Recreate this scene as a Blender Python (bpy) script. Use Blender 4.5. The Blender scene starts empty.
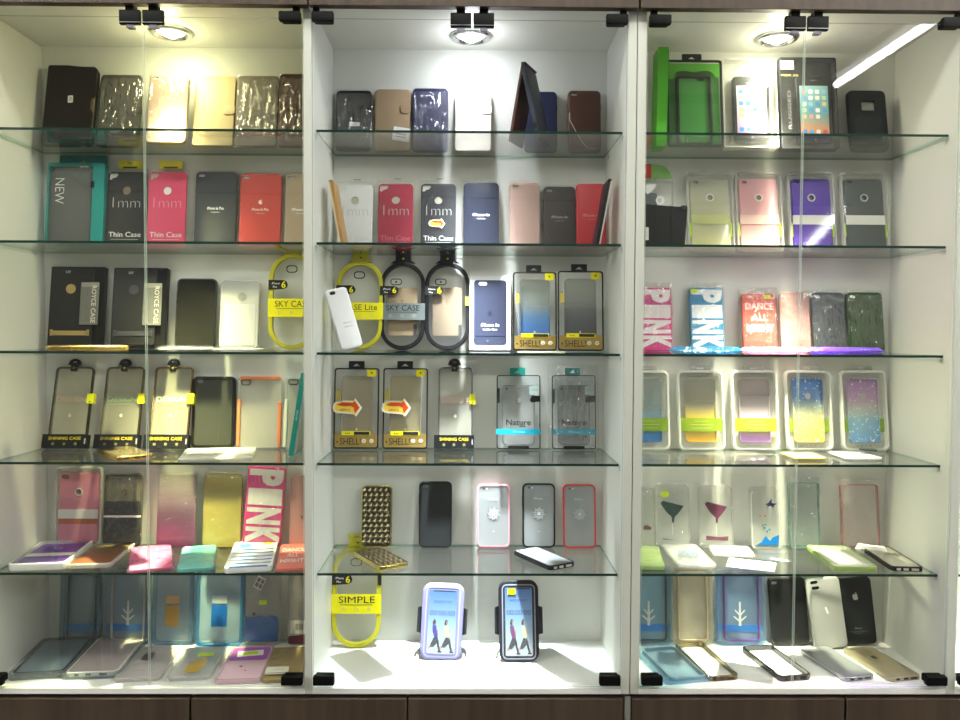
import bpy, bmesh, math, random
from mathutils import Vector, Matrix, noise
from mathutils.geometry import tessellate_polygon
random.seed(7)
sc = bpy.context.scene
COL = sc.collection
PI = math.pi

# ------------------------------------------------------------------ camera
F, YAW, PITCH, ROLL = 800.0, .0105, .035, .0051
CAM = Vector((-.0044, -1.5299, 1.5))
ZC = 1.5
cy_, sy_, cp_, sp_, cr_, sr_ = math.cos(YAW), math.sin(YAW), math.cos(PITCH), math.sin(PITCH), math.cos(ROLL), math.sin(ROLL)
_x1 = Vector((cy_, -sy_, 0)); _y1 = Vector((sy_, cy_, 0)); _z = Vector((0, 0, 1))
FWD = _y1 * cp_ - _z * sp_
_up = _y1 * sp_ + _z * cp_
RIGHT = _x1 * cr_ + _up * sr_
UP = _up * cr_ - _x1 * sr_
cam = bpy.data.cameras.new('camera'); co = bpy.data.objects.new('camera', cam); COL.objects.link(co)
cam.sensor_width = 36; cam.lens = 30; cam.clip_start = .01
m = Matrix((RIGHT, UP, -FWD)).transposed().to_4x4(); m.translation = CAM
co.matrix_world = m
sc.camera = co

def proj(p):
    d = Vector(p) - CAM; k = d.dot(FWD)
    return 480 + F * d.dot(RIGHT) / k, 360 - F * d.dot(UP) / k, k
def ray(px, py): return FWD + RIGHT * ((px - 480) / F) + UP * ((360 - py) / F)
def on_y(px, py, Y): r = ray(px, py); return CAM + r * ((Y - CAM.y) / r.y)
def on_z(px, py, Z): r = ray(px, py); return CAM + r * ((Z - CAM.z) / r.z)

# ------------------------------------------------------------------ materials
def lin(c):
    if isinstance(c, str):
        c = c.lstrip('#'); c = [int(c[i:i+2], 16) / 255 for i in (0, 2, 4)]
        c = [x / 12.92 if x <= .04045 else ((x + .055) / 1.055) ** 2.4 for x in c]
    return (*c[:3], 1)
_mc = {}
def tint_in(t):
    l = lin(t); k = .06 if min(l[:3]) > .62 else .3
    return tuple(c ** k for c in l)
def newmat(name):
    mt = bpy.data.materials.new(name); mt.use_nodes = True
    nt = mt.node_tree; nt.nodes.clear()
    out = nt.nodes.new('ShaderNodeOutputMaterial')
    return mt, nt, out
def N(nt, t, **kw):
    n = nt.nodes.new(t)
    for k, v in kw.items(): setattr(n, k, v)
    return n
def schlick(nt, f0, bump=None, power=5, top=1.0):
    lw = N(nt, 'ShaderNodeLayerWeight'); lw.inputs['Blend'].default_value = .5
    if bump: nt.links.new(bump, lw.inputs['Normal'])
    p = N(nt, 'ShaderNodeMath', operation='POWER'); nt.links.new(lw.outputs['Facing'], p.inputs[0]); p.inputs[1].default_value = power
    m = N(nt, 'ShaderNodeMath', operation='MULTIPLY_ADD'); nt.links.new(p.outputs[0], m.inputs[0]); m.inputs[1].default_value = (1 - f0) * top; m.inputs[2].default_value = f0
    return m.outputs[0]
def bumpnode(nt, scale, strength, dist=.001, detail=3, stretch=None, kind='NOISE'):
    tc = N(nt, 'ShaderNodeTexCoord'); src = tc.outputs['Object']
    if stretch:
        mp = N(nt, 'ShaderNodeMapping'); mp.inputs['Scale'].default_value = stretch
        nt.links.new(src, mp.inputs['Vector']); src = mp.outputs[0]
    if kind == 'NOISE':
        t = N(nt, 'ShaderNodeTexNoise'); t.inputs['Detail'].default_value = detail; t.inputs['Scale'].default_value = scale; o = t.outputs[0]
    else:
        t = N(nt, 'ShaderNodeTexVoronoi'); t.inputs['Scale'].default_value = scale; o = t.outputs['Distance']
    nt.links.new(src, t.inputs['Vector'])
    b = N(nt, 'ShaderNodeBump'); b.inputs['Strength'].default_value = strength; b.inputs['Distance'].default_value = dist
    nt.links.new(o, b.inputs['Height'])
    return b.outputs[0]
def solid(col, rough=.45, metal=0, grain=None, coat=0, spec=.28, emit=None):
    key = ('s', col, rough, metal, grain, coat, spec, emit)
    if key in _mc: return _mc[key]
    mt, nt, out = newmat('surface_' + str(col).strip('#'))
    b = N(nt, 'ShaderNodeBsdfPrincipled')
    b.inputs['Base Color'].default_value = lin(col); b.inputs['Roughness'].default_value = rough
    b.inputs['Metallic'].default_value = metal; b.inputs['Coat Weight'].default_value = coat
    b.inputs['Specular IOR Level'].default_value = spec
    if emit:
        b.inputs['Emission Color'].default_value = lin(col); b.inputs['Emission Strength'].default_value = emit
    if grain: nt.links.new(bumpnode(nt, grain[0], grain[1], .0006), b.inputs['Normal'])
    nt.links.new(b.outputs[0], out.inputs[0])
    _mc[key] = mt; return mt
def clear(tint='#f4f7f5', haze=.03, hazecol='#ffffff', f0=.04, rough=.03, wrinkle=None, stretch=None, raw=None, dist=.004):
    """clear or tinted sheet: lets light straight through, mirrors a little, slightly milky"""
    key = ('c', tint, haze, hazecol, f0, rough, wrinkle, stretch, raw, dist)
    if key in _mc: return _mc[key]
    mt, nt, out = newmat('clear_' + str(tint).strip('#'))
    t = N(nt, 'ShaderNodeBsdfTransparent'); t.inputs[0].default_value = (*raw, 1) if raw else tint_in(tint)
    d = N(nt, 'ShaderNodeBsdfDiffuse'); d.inputs[0].default_value = lin(hazecol)
    g = N(nt, 'ShaderNodeBsdfGlossy'); g.inputs['Roughness'].default_value = rough
    bp = None
    if wrinkle:
        bp = bumpnode(nt, wrinkle[0], wrinkle[1], dist, 2, stretch); nt.links.new(bp, g.inputs['Normal'])
    m1 = N(nt, 'ShaderNodeMixShader'); m1.inputs[0].default_value = haze
    nt.links.new(t.outputs[0], m1.inputs[1]); nt.links.new(d.outputs[0], m1.inputs[2])
    m2 = N(nt, 'ShaderNodeMixShader'); nt.links.new(schlick(nt, f0, bp, top=1.0 if raw else .4), m2.inputs[0])
    nt.links.new(m1.outputs[0], m2.inputs[1]); nt.links.new(g.outputs[0], m2.inputs[2])
    nt.links.new(m2.outputs[0], out.inputs[0])
    _mc[key] = mt; return mt
def graded(stops, glitter=0, f0=.05):
    """dyed clear plastic: stops = [(height 0..1, colour, opacity)]"""
    key = ('g', tuple(stops), glitter)
    if key in _mc: return _mc[key]
    mt, nt, out = newmat('dyed_plastic')
    tc = N(nt, 'ShaderNodeTexCoord'); sx = N(nt, 'ShaderNodeSeparateXYZ'); nt.links.new(tc.outputs['Generated'], sx.inputs[0])
    r = N(nt, 'ShaderNodeValToRGB'); e = r.color_ramp.elements
    while len(e) < len(stops): e.new(.5)
    for i, (p, c, a) in enumerate(stops):
        e[i].position = p; l = lin(c); e[i].color = (l[0], l[1], l[2], a)
    nt.links.new(sx.outputs[2], r.inputs[0])
    t = N(nt, 'ShaderNodeBsdfTransparent')
    mixc = N(nt, 'ShaderNodeMixRGB'); mixc.inputs[0].default_value = .3; mixc.inputs[1].default_value = (1, 1, 1, 1)
    nt.links.new(r.outputs[0], mixc.inputs[2]); nt.links.new(mixc.outputs[0], t.inputs[0])
    d = N(nt, 'ShaderNodeBsdfPrincipled'); d.inputs['Roughness'].default_value = .3
    src = r.outputs[0]; fac = r.outputs[1]
    if glitter:
        v = N(nt, 'ShaderNodeTexVoronoi'); v.inputs['Scale'].default_value = 420; nt.links.new(tc.outputs['Object'], v.inputs['Vector'])
        s = N(nt, 'ShaderNodeSeparateColor'); nt.links.new(v.outputs['Color'], s.inputs[0])
        gt = N(nt, 'ShaderNodeMath', operation='GREATER_THAN'); nt.links.new(s.outputs[0], gt.inputs[0]); gt.inputs[1].default_value = 1 - glitter
        mx = N(nt, 'ShaderNodeMixRGB'); nt.links.new(gt.outputs[0], mx.inputs[0]); nt.links.new(src, mx.inputs[1]); mx.inputs[2].default_value = (.9, .9, .9, 1)
        src = mx.outputs[0]
    nt.links.new(src, d.inputs['Base Color'])
    m1 = N(nt, 'ShaderNodeMixShader'); nt.links.new(fac, m1.inputs[0]); nt.links.new(t.outputs[0], m1.inputs[1]); nt.links.new(d.outputs[0], m1.inputs[2])
    g = N(nt, 'ShaderNodeBsdfGlossy'); g.inputs['Roughness'].default_value = .08
    m2 = N(nt, 'ShaderNodeMixShader'); nt.links.new(schlick(nt, f0, top=.4), m2.inputs[0]); nt.links.new(m1.outputs[0], m2.inputs[1]); nt.links.new(g.outputs[0], m2.inputs[2])
    nt.links.new(m2.outputs[0], out.inputs[0])
    _mc[key] = mt; return mt
def ramp_solid(stops, rough=.35):
    key = ('r', tuple(stops))
    if key in _mc: return _mc[key]
    mt, nt, out = newmat('printed_gradient')
    tc = N(nt, 'ShaderNodeTexCoord'); sx = N(nt, 'ShaderNodeSeparateXYZ'); nt.links.new(tc.outputs['Generated'], sx.inputs[0])
    r = N(nt, 'ShaderNodeValToRGB'); e = r.color_ramp.elements
    while len(e) < len(stops): e.new(.5)
    for i, (p, c) in enumerate(stops): e[i].position = p; e[i].color = lin(c)
    nt.links.new(sx.outputs[2], r.inputs[0])
    b = N(nt, 'ShaderNodeBsdfPrincipled'); b.inputs['Roughness'].default_value = rough
    nt.links.new(r.outputs[0], b.inputs['Base Color']); nt.links.new(b.outputs[0], out.inputs[0])
    _mc[key] = mt; return mt
def wood():
    mt, nt, out = newmat('dark_wood_laminate')
    tc = N(nt, 'ShaderNodeTexCoord'); mp = N(nt, 'ShaderNodeMapping'); mp.inputs['Scale'].default_value = (40, 40, 1.6)
    nt.links.new(tc.outputs['Object'], mp.inputs[0])
    t = N(nt, 'ShaderNodeTexNoise'); t.inputs['Scale'].default_value = 1.2; t.inputs['Detail'].default_value = 5; nt.links.new(mp.outputs[0], t.inputs['Vector'])
    r = N(nt, 'ShaderNodeValToRGB'); r.color_ramp.elements[0].color = lin('#35281f'); r.color_ramp.elements[1].color = lin('#4a3a2e')
    r.color_ramp.elements[0].position = .3; r.color_ramp.elements[1].position = .7
    nt.links.new(t.outputs[0], r.inputs[0])
    b = N(nt, 'ShaderNodeBsdfPrincipled'); b.inputs['Roughness'].default_value = .45
    nt.links.new(r.outputs[0], b.inputs['Base Color']); nt.links.new(b.outputs[0], out.inputs[0])
    return mt

# ------------------------------------------------------------------ mesh builder
def rr(w, h, r, n=5):
    def f(i=0.0):
        W, H = w - 2 * i, h - 2 * i; R = max(min(r - i, W / 2 - 1e-6, H / 2 - 1e-6), 1e-5)
        pts = []
        for cx, cz, a0 in ((W/2-R, H-R, 0), (-W/2+R, H-R, PI/2), (-W/2+R, R, PI), (W/2-R, R, 3*PI/2)):
            for k in range(n + 1):
                a = a0 + PI / 2 * k / n
                pts.append((cx + R * math.cos(a), cz + R * math.sin(a) + i))
        return pts
    return f
def off(f, x, z):
    if callable(f): return lambda i=0.0: [(a + x, b + z) for a, b in f(i)]
    return [(a + x, b + z) for a, b in f]
def rot(pts, a, x=0, z=0):
    c, s = math.cos(a), math.sin(a)
    return [(px*c - pz*s + x, px*s + pz*c + z) for px, pz in pts]
def circ(r, n=20): return lambda i=0.0: [((r-i)*math.cos(2*PI*k/n), (r-i)*math.sin(2*PI*k/n)) for k in range(n)]
_txt = {}
def text_geo(s, bold):
    if (s, bold) in _txt: return _txt[(s, bold)]
    c = bpy.data.curves.new('lettering', 'FONT'); c.body = s; c.size = 1; c.resolution_u = 3; c.offset = bold
    o = bpy.data.objects.new('lettering', c); COL.objects.link(o)
    dg = bpy.context.evaluated_depsgraph_get()
    me = bpy.data.meshes.new_from_object(o.evaluated_get(dg))
    vs = [(v.co.x, v.co.y) for v in me.vertices]; fs = [tuple(p.vertices) for p in me.polygons]
    bpy.data.objects.remove(o); bpy.data.curves.remove(c); bpy.data.meshes.remove(me)
    x0 = min(v[0] for v in vs); x1 = max(v[0] for v in vs); y0 = min(v[1] for v in vs); y1 = max(v[1] for v in vs)
    vs = [((x-(x0+x1)/2), (y-(y0+y1)/2)) for x, y in vs]
    _txt[(s, bold)] = (vs, fs, x1-x0, y1-y0); return _txt[(s, bold)]

class MB:
    def __init__(s): s.v = []; s.f = []; s.mi = []; s.mats = []
    def m(s, mat):
        if mat not in s.mats: s.mats.append(mat)
        return s.mats.index(mat)
    def face(s, idx, mat): s.f.append(idx); s.mi.append(s.m(mat))
    def slab(s, out, y0, y1, mat, holes=(), r=0, n=3, front=None, back=None, rb=None):
        """outline in x,z swept along y from y0 (towards the shop) to y1; r rounds the front rim, rb the rear"""
        if not callable(out): o0 = out; out = lambda i=0.0: o0
        rb = r if rb is None else rb
        prof = []
        if r > 0:
            for k in range(n + 1): a = PI/2*k/n; prof.append((r*(1-math.sin(a)), y0 + r*(1-math.cos(a))))
        else: prof.append((0, y0))
        if rb > 0:
            for k in range(n + 1): a = PI/2*(1-k/n); prof.append((rb*(1-math.sin(a)), y1 - rb*(1-math.cos(a))))
        else: prof.append((0, y1))
        base = len(s.v); L = len(out(0))
        for i, y in prof:
            for x, z in out(i): s.v.append((x, y, z))
        for k in range(len(prof) - 1):
            for j in range(L):
                a, b = base + k*L + j, base + k*L + (j+1) % L
                s.face((a, b, b + L, a + L), mat)
        H = [h(0) if callable(h) else h for h in holes]
        hb = []
        for h in H:
            q = len(s.v); hb.append(q); l = len(h)
            for y in (y0, y1):
                for x, z in h: s.v.append((x, y, z))
            for j in range(l): s.face((q + j, q + (j+1) % l, q + l + (j+1) % l, q + l + j), mat)
        for cap, y, bi, hi in ((front or mat, y0, base, 0), (back or mat, y1, base + (len(prof)-1)*L, 1)):
            ids = list(range(bi, bi + L))
            if not H:
                s.face(tuple(ids) if cap is not None else tuple(ids), cap); continue
            loops = [[Vector((s.v[i][0], s.v[i][2], 0)) for i in ids]]
            for q, h in zip(hb, H):
                l = len(h); hid = list(range(q + hi*l, q + hi*l + l)); ids += hid
                loops.append([Vector((s.v[i][0], s.v[i][2], 0)) for i in hid])
            for t in tessellate_polygon(loops): s.face(tuple(ids[i] for i in t), cap)
    def box(s, x0, x1, y0, y1, z0, z1, mat, fronts=None, ends=None):
        b = len(s.v)
        for x in (x0, x1):
            for y in (y0, y1):
                for z in (z0, z1): s.v.append((x, y, z))
        for q in ((0,1,3,2), (4,6,7,5), (0,4,5,1), (2,3,7,6), (0,2,6,4), (1,5,7,3)):
            fm = mat
            if fronts and q == (0,4,5,1): fm = fronts
            elif fronts and q in ((2,3,7,6), (0,1,3,2), (4,6,7,5)): fm = SEDGE
            if ends and q in ((0,4,5,1), (2,3,7,6)): fm = ends
            s.face(tuple(b + i for i in q), fm)
    def text(s, st, size, x, z, y, mat, a=0, bold=0.0, fit=None, sx=1):
        vs, fs, w, h = text_geo(st, bold)
        k = size
        kx = (fit / w if fit else k) * sx
        b = len(s.v); c, q = math.cos(a), math.sin(a)
        for px, pz in vs:
            px *= kx; pz *= k
            s.v.append((px*c - pz*q + x, y, px*q + pz*c + z))
        for f in fs: s.face(tuple(b + i for i in f), mat)
    def poly(s, pts, y, mat, th=.0003): s.slab(pts, y - th, y, mat)
    def tube(s, pts, r, mat, closed=False, n=6):
        P = [Vector(p) for p in pts]; b = len(s.v); K = len(P)
        for i, p in enumerate(P):
            t = (P[(i+1) % K] - P[i-1]) if closed else (P[min(i+1, K-1)] - P[max(i-1, 0)])
            t.normalize(); u = t.cross(Vector((.3, .9, .2))).normalized(); w = t.cross(u)
            for k in range(n): a = 2*PI*k/n; s.v.append(tuple(p + u*math.cos(a)*r + w*math.sin(a)*r))
        for i in range(K if closed else K - 1):
            for k in range(n):
                j = (i+1) % K
                s.face((b+i*n+k, b+i*n+(k+1) % n, b+j*n+(k+1) % n, b+j*n+k), mat)
        if not closed:
            s.face(tuple(range(b, b+n)), mat); s.face(tuple(range(b+(K-1)*n, b+K*n)), mat)
    def lathe(s, prof, mat, c=(0, 0, 0), n=40):
        b = len(s.v); L = len(prof)
        for k in range(n):
            a = 2*PI*k/n
            for r, z in prof: s.v.append((c[0] + r*math.cos(a), c[1] + r*math.sin(a), c[2] + z))
        for k in range(n):
            for i in range(L-1):
                j = (k+1) % n
                s.face((b+k*L+i, b+j*L+i, b+j*L+i+1, b+k*L+i+1), mat)
    def film(s, w, h, t, mat, x0=0, z0=0, seed=0, amp=.0022, front=-.0015, nx=12, nz=20, rag=.002):
        """a loose plastic sleeve: two crinkled sheets joined along the rim"""
        b = len(s.v)
        for side in (0, 1):
            for j in range(nz+1):
                for i in range(nx+1):
                    u = i/nx*2-1; v = j/nz
                    x = u*w/2; z = v*h
                    e = min(1-abs(u), v*1.2+.02, (1-v)*1.2)
                    k = min(1, e*7)
                    q = noise.noise(Vector((x*55+seed*7.3, z*38, seed*3.1+side)))
                    q += .5*noise.noise(Vector((x*120+seed, z*90+seed, seed)))
                    mid = t*.5
                    if side == 0: y = mid + (front - .001 - mid)*k - (abs(q))*amp*k
                    else: y = mid + (t + .0008 - mid)*k
                    if j in (nz,): z += rag*noise.noise(Vector((x*80, seed, 1)))
                    if i in (0, nx): x += rag*.7*noise.noise(Vector((z*60, seed, u)))
                    s.v.append((x + x0, y, max(z + z0, .0)))
        M = (nx+1)*(nz+1)
        for side in (0, 1):
            for j in range(nz):
                for i in range(nx):
                    a = b + side*M + j*(nx+1) + i
                    s.face((a, a+1, a+nx+2, a+nx+1), mat)
    def build(s, name, parent=None, label=None, smooth=40):
        me = bpy.data.meshes.new(name)
        me.from_pydata(s.v, [], s.f)
        for mt in s.mats: me.materials.append(mt)
        me.polygons.foreach_set('material_index', s.mi)
        bm = bmesh.new(); bm.from_mesh(me); bmesh.ops.recalc_face_normals(bm, faces=bm.faces); bm.to_mesh(me); bm.free()
        me.shade_smooth(); me.set_sharp_from_angle(angle=math.radians(smooth))
        o = bpy.data.objects.new(name, me); COL.objects.link(o)
        if parent: o.parent = parent
        if label: o['label'] = label
        return o

def tag(o, label, cat, group=None):
    o['label'] = label; o['category'] = cat
    if group: o['group'] = group
    return o
def thing(name, label, cat, group=None):
    return tag(bpy.data.objects.new(name, None), label, cat, group) if False else _thing(name, label, cat, group)
def _thing(name, label, cat, group):
    o = bpy.data.objects.new(name, None); o.empty_display_size = .02; COL.objects.link(o)
    return tag(o, label, cat, group)
def kids(o):
    r = [o]
    for c in o.children: r += kids(c)
    return r
def all_verts(o): return [v.co for k in kids(o) if k.type == 'MESH' for v in k.data.vertices]

# ------------------------------------------------------------------ cabinet dimensions (metres, from the fit)
XB = {'L': (-.944, -.3241), 'C': (-.31, .2894), 'R': (.3240, .9247), 'N': (.942, 1.542)}
ZS = [.3884, .1724, -.0411, -.2575, -.4751]
ZT, ZF = .6056 + ZC, -.6929 + ZC
DEP = .2448
SH_T = .005
SURF = [z + ZC for z in ZS] + [ZF]          # what each row stands on; row 5 is the cabinet floor
SY0 = .03

class Sp: pass
def spot(row, xc, w, yt, yb=None, Y=None, t=.01, lean=None):
    """a standing place: metres from the photo's measures for the thing's foot, width and top"""
    q = Sp(); zs = SURF[row]
    if Y is None: Y = min(max(on_z(xc, yb, zs).y, .07), .212) if yb else .208
    X = 0
    v = proj((0, Y, zs))[1]
    X = on_y(xc, v, Y).x
    k = proj((X, Y, zs))[2]
    q.w = w * k / F
    h = .15; le = math.radians(12 if lean is None else lean)
    for _ in range(12):
        if lean is None: le = min(max(math.asin(max(min((DEP - .004 - Y - t) / h, .9), 0)), math.radians(3)), math.radians({0: 11, 3: 15}.get(row, 10)))
        # solve h
        lo, hi = .03, .4
        for _ in range(30):
            h = (lo + hi) / 2
            if proj((X, Y + h*math.sin(le), zs + h*math.cos(le)))[1] > yt: lo = h
            else: hi = h
    q.h = h; q.X, q.Y, q.z, q.lean = X, Y, zs, le
    return q
def stand(o, q, yaw=0, roll=0, lean=None):
    le = q.lean if lean is None else math.radians(lean)
    R = Matrix.Rotation(math.radians(yaw), 3, 'Z') @ Matrix.Rotation(-le, 3, 'X') @ Matrix.Rotation(math.radians(roll), 3, 'Y')
    vs = [R @ v for v in all_verts(o)]
    dz = min(v.z for v in vs); my = max(v.y for v in vs)
    Y = q.Y - max(0, q.Y + my - (DEP - .001))
    o.rotation_euler = R.to_euler(); o.location = (q.X, Y, q.z - dz + .0004)
    return o
def lay(o, row, n, f, lift=0, face_up=True):
    """lay a thing on its back: n, f = photo points of the middles of its near and far edge"""
    z = SURF[row]
    a, b = on_z(*n, z), on_z(*f, z); d = (b - a); d.z = 0; d.normalize()
    yl = Vector((0, 0, -1)); xl = yl.cross(d)
    R = Matrix((xl, yl, d)).transposed()
    vs = [R @ v for v in all_verts(o)]
    dz = min(v.z for v in vs)
    o.rotation_euler = R.to_euler(); o.location = (a.x, a.y, z - dz + .0004 + lift)
    return o
def flat_len(row, n, f): return (on_z(*f, SURF[row]) - on_z(*n, SURF[row])).length
def px_w(row, n, w): return w * proj(on_z(*n, SURF[row]))[2] / F

# ------------------------------------------------------------------ common materials
WHITE = solid('#e9e9e6', .5)
LAM = solid('#e0e1db', .4)
EDGE = solid('#c9cbc4', .45)
WOOD = wood(); PEDGE = solid('#c6c8c0', .5)
BLACKP = solid('#030304', .5, spec=.15)
GLASS = clear('#fcfefd', .0, f0=.024, rough=.0, raw=(.992, .997, .992)); DEDGE = clear('#d4ece0', .55, '#e4f4ec', f0=.05)
SHELFG = clear('#fbfdfc', .0, f0=.04, rough=.005, raw=(.990, .997, .991)); SEDGE = clear('#7fae9a', .45, '#7fae9a')
GEDGE = solid('#16352c', .15)
CHROME = solid('#c9c9cc', .18, 1)
FILM = clear('#f8f8f8', .012, f0=.14, rough=.13, wrinkle=(42, 1.0), stretch=(1.9, 1, .6), dist=.016)
FILM2 = clear('#fafafa', .015, f0=.085, rough=.14, wrinkle=(38, .8), dist=.012)
CLEARP = clear('#f6f8f6', .012, f0=.025, rough=.05)
FROST = clear('#f4f6f2', .30, '#f8f8f2', f0=.05, rough=.2)
MILK = clear('#f2f4f0', .75, '#f8f8f4', f0=.05, rough=.2)
YELLOW = solid('#e6dc10', .4); NEON = solid('#d8f000', .5)
WHT = solid('#f4f4f4', .5); GOLD = solid('#c9a860', .25, 1); DGOLD = solid('#a98d4a', .35, .6)
BLK = solid('#101012', .4); GRY = solid('#8b8d8c', .5); SILV = solid('#c4c6c8', .3, .8)
INK = solid('#1a1a1a', .6)

# ------------------------------------------------------------------ the room
def struct(name, mb):
    o = mb.build(name); o['kind'] = 'structure'; o['category'] = name.split('_')[0]; o['label'] = 'plain shop ' + name.replace('_', ' ') + ' around the display cabinets'
    return o
b = MB(); b.box(-3, 3, -4, .45, -.05, 0, solid('#8d877d', .5)); struct('floor', b)
b = MB(); b.box(-3, 3, -4, .45, 2.62, 2.67, solid('#d8d8d4', .8)); struct('ceiling', b)
b = MB(); b.box(-3, 3, .40, .45, 0, 2.62, solid('#c9c8c2', .8)); struct('wall_back', b)

# ------------------------------------------------------------------ display cabinets
def part(mbf, name, parent, label=None):
    b = MB(); mbf(b); return b.build(name, parent, label)
def cabinet(label, xl, xr, bays, panels, drawers, seams, heads):
    c = thing('display_cabinet', label, 'cabinet'); c.location = (0, 0, 0)
    P = lambda n, f: part(f, n, c)
    P('back_panel', lambda b: b.box(xl, xr, DEP, DEP + .012, ZF - .01, ZT + .03, LAM))
    for x0, x1 in panels:
        P('side_panel', lambda b: b.box(x0, x1, 0, DEP - .0002, ZF - .0095, ZT + .01, LAM, ends=PEDGE))
    P('base_panel', lambda b: b.box(xl, xr, 0.0005, DEP - .0003, ZF - .010, ZF, WHITE))
    P('top_panel', lambda b: b.box(xl, xr, 0.004, DEP - .0003, ZT + .011, ZT + .029, LAM))
    P('plinth', lambda b: b.box(xl, xr, -.004, .33, 0, .12, WOOD))
    P('carcass', lambda b: b.box(xl, xr, .018, .33, .1205, ZF - .0105, solid('#8f8474', .6)))
    for x0, x1 in drawers:
        P('drawer', lambda b: b.slab(off(rr(x1 - x0, ZF - .0175 - .125, .001, 1), (x0 + x1)/2, .125), -.004, .017, WOOD, r=.0008, n=1))
    for x0, x1 in heads:
        P('cupboard_door', lambda b: b.slab(off(rr(x1 - x0, .45, .001, 1), (x0 + x1)/2, ZT - .0005), -.02, -.002, WOOD, r=.0008, n=1))
    for bay in bays:
        x0, x1 = XB[bay]; xm = seams[bay]
        for s in (0, 1):
            a, e = (x0 + .002, xm - .0015) if s == 0 else (xm + .0015, x1 - .002)
            d = part(lambda b: b.slab(off(rr(e - a, ZT - ZF - .021, .001, 1), (a + e)/2, ZF + .004), -.0005, .0045, DEDGE, front=GLASS, back=GLASS), 'glass_door', c, 'frameless clear glass door')
            xo = a if s == 0 else e; sg = 1 if s == 0 else -1
            for zz, nm in ((ZF + .011, 'hinge'), (ZT - .0265, 'hinge')):
                hx = xo + sg * .0215
                def hf(b):
                    b.slab(off(rr(.041, .0185, .003), hx, zz), -.012, -.0006, BLACKP, r=.0015)
                    b.slab(off(rr(.036, .015, .003), hx, zz + .002), .0046, .012, BLACKP)
                    b.box(hx - sg*.012 - .006, hx - sg*.012 + .006, -.010, -.001, zz + .014, zz + .026 if zz > 1.5 else zz + .019, BLACKP)
                part(hf, nm, d)
            cx = (xm - .0215) if s == 0 else (xm + .0215)
            def cf(b):
                b.slab(off(rr(.039, .0265, .0015), cx, ZT - .0345), -.010, -.0006, BLACKP, r=.001)
                b.box(cx - .0195, cx + .0195, -.0105, -.0098, ZT - .0315, ZT - .0305, SILV)
                b.slab(off(rr(.016, .012, .002), cx, ZT - .0085), -.009, .008, BLACKP)
                b.slab(off(rr(.014, .006, .0015), cx, ZT - .0405), -.008, .004, solid('#7d7a8c', .3))
            part(cf, 'magnetic_catch', d, 'black catch plate on the top corner of a glass door')
        for i, z in enumerate(ZS):
            for xx, sg in ((x0, 1), (x1, -1)):
                for yy in (SY0 + .012, .205):
                    def pf(b):
                        zz = z + ZC - SH_T - .0003
                        b.box(min(xx, xx + sg*.008), max(xx, xx + sg*.008), yy - .004, yy + .004, zz - .004, zz, CLEARP)
                        b.box(min(xx, xx + sg*.0015), max(xx, xx + sg*.0015), yy - .005, yy + .005, zz - .010, zz, CLEARP)
                    part(pf, 'shelf_pin', c)
    return c
cabinet('white two-bay display cabinet with brown drawers, yellowish bay beside cool white bay', -.960, .3055,
        ('L', 'C'), ((-.960, -.944), (-.3241, -.3100), (.2894, .3055)),
        ((-.9598, -.5470), (-.5425, -.1275), (-.1235, .2935)),
        {'L': -.6243, 'C': -.006}, ((-.9598, -.312), (-.310, .3045)))
cabinet('white display cabinet whose lit bay holds clear blister packs and the green boxed case', .3075, 1.558,
        ('R', 'N'), ((.3075, .3240), (.9247, .942), (1.542, 1.558)),
        ((.3095, .7250), (.7295, 1.142), (1.1465, 1.5575)),
        {'R': .6242, 'N': 1.242}, ((.308, .9325), (.9345, 1.5575)))
b = MB(); b.box(.2957, .3068, -.006, -.0045, .1, ZF - .012, solid('#9a9b98', .35, .7)); tag(b.build('filler_strip'), 'narrow grey metal strip closing the gap between the brown drawers', 'strip')

shelf_lab = {
 'L': ('glass shelf carrying the wallets and sleeved cases under the yellowish lamp', 'glass shelf carrying the teal box beside the pink and red cases', 'glass shelf carrying two black boxes and a smoked slim case', 'glass shelf carrying three gold-rimmed packs with round black hooks', 'glass shelf carrying the pink kickstand case and the purple case lying down'),
 'C': ('glass shelf under the tent-like standing flip case', 'glass shelf under the white, crimson and black thin cases', 'glass shelf under the black oval packs and white box', 'glass shelf under the black framed boxes and teal banded boxes', 'glass shelf under the gold studded case and thin framed cases'),
 'R': ('glass shelf carrying the green boxed case and the boxed phones', 'glass shelf carrying purple and grey cases in rounded packs', 'glass shelf carrying the coral slogan case and dark green case', 'glass shelf carrying five rounded packs with lime bands', 'glass shelf carrying clear cases with cocktail glass prints'),
 'N': ('empty top glass shelf in the bay past the last side panel', 'empty second glass shelf in the bay past the last side panel', 'empty third glass shelf in the bay past the last side panel', 'empty fourth glass shelf in the bay past the last side panel', 'empty lowest glass shelf in the bay past the last side panel')}
for bay, (x0, x1) in XB.items():
    for i, z in enumerate(ZS):
        b = MB(); zz = z + ZC
        b.box(x0 + .004, x1 - .004, SY0, DEP - .002, zz - SH_T, zz - .0001, SHELFG, fronts=GEDGE)
        tag(b.build('glass_shelf'), shelf_lab[bay][i], 'shelf', 'glass shelves on clear pins')

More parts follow.
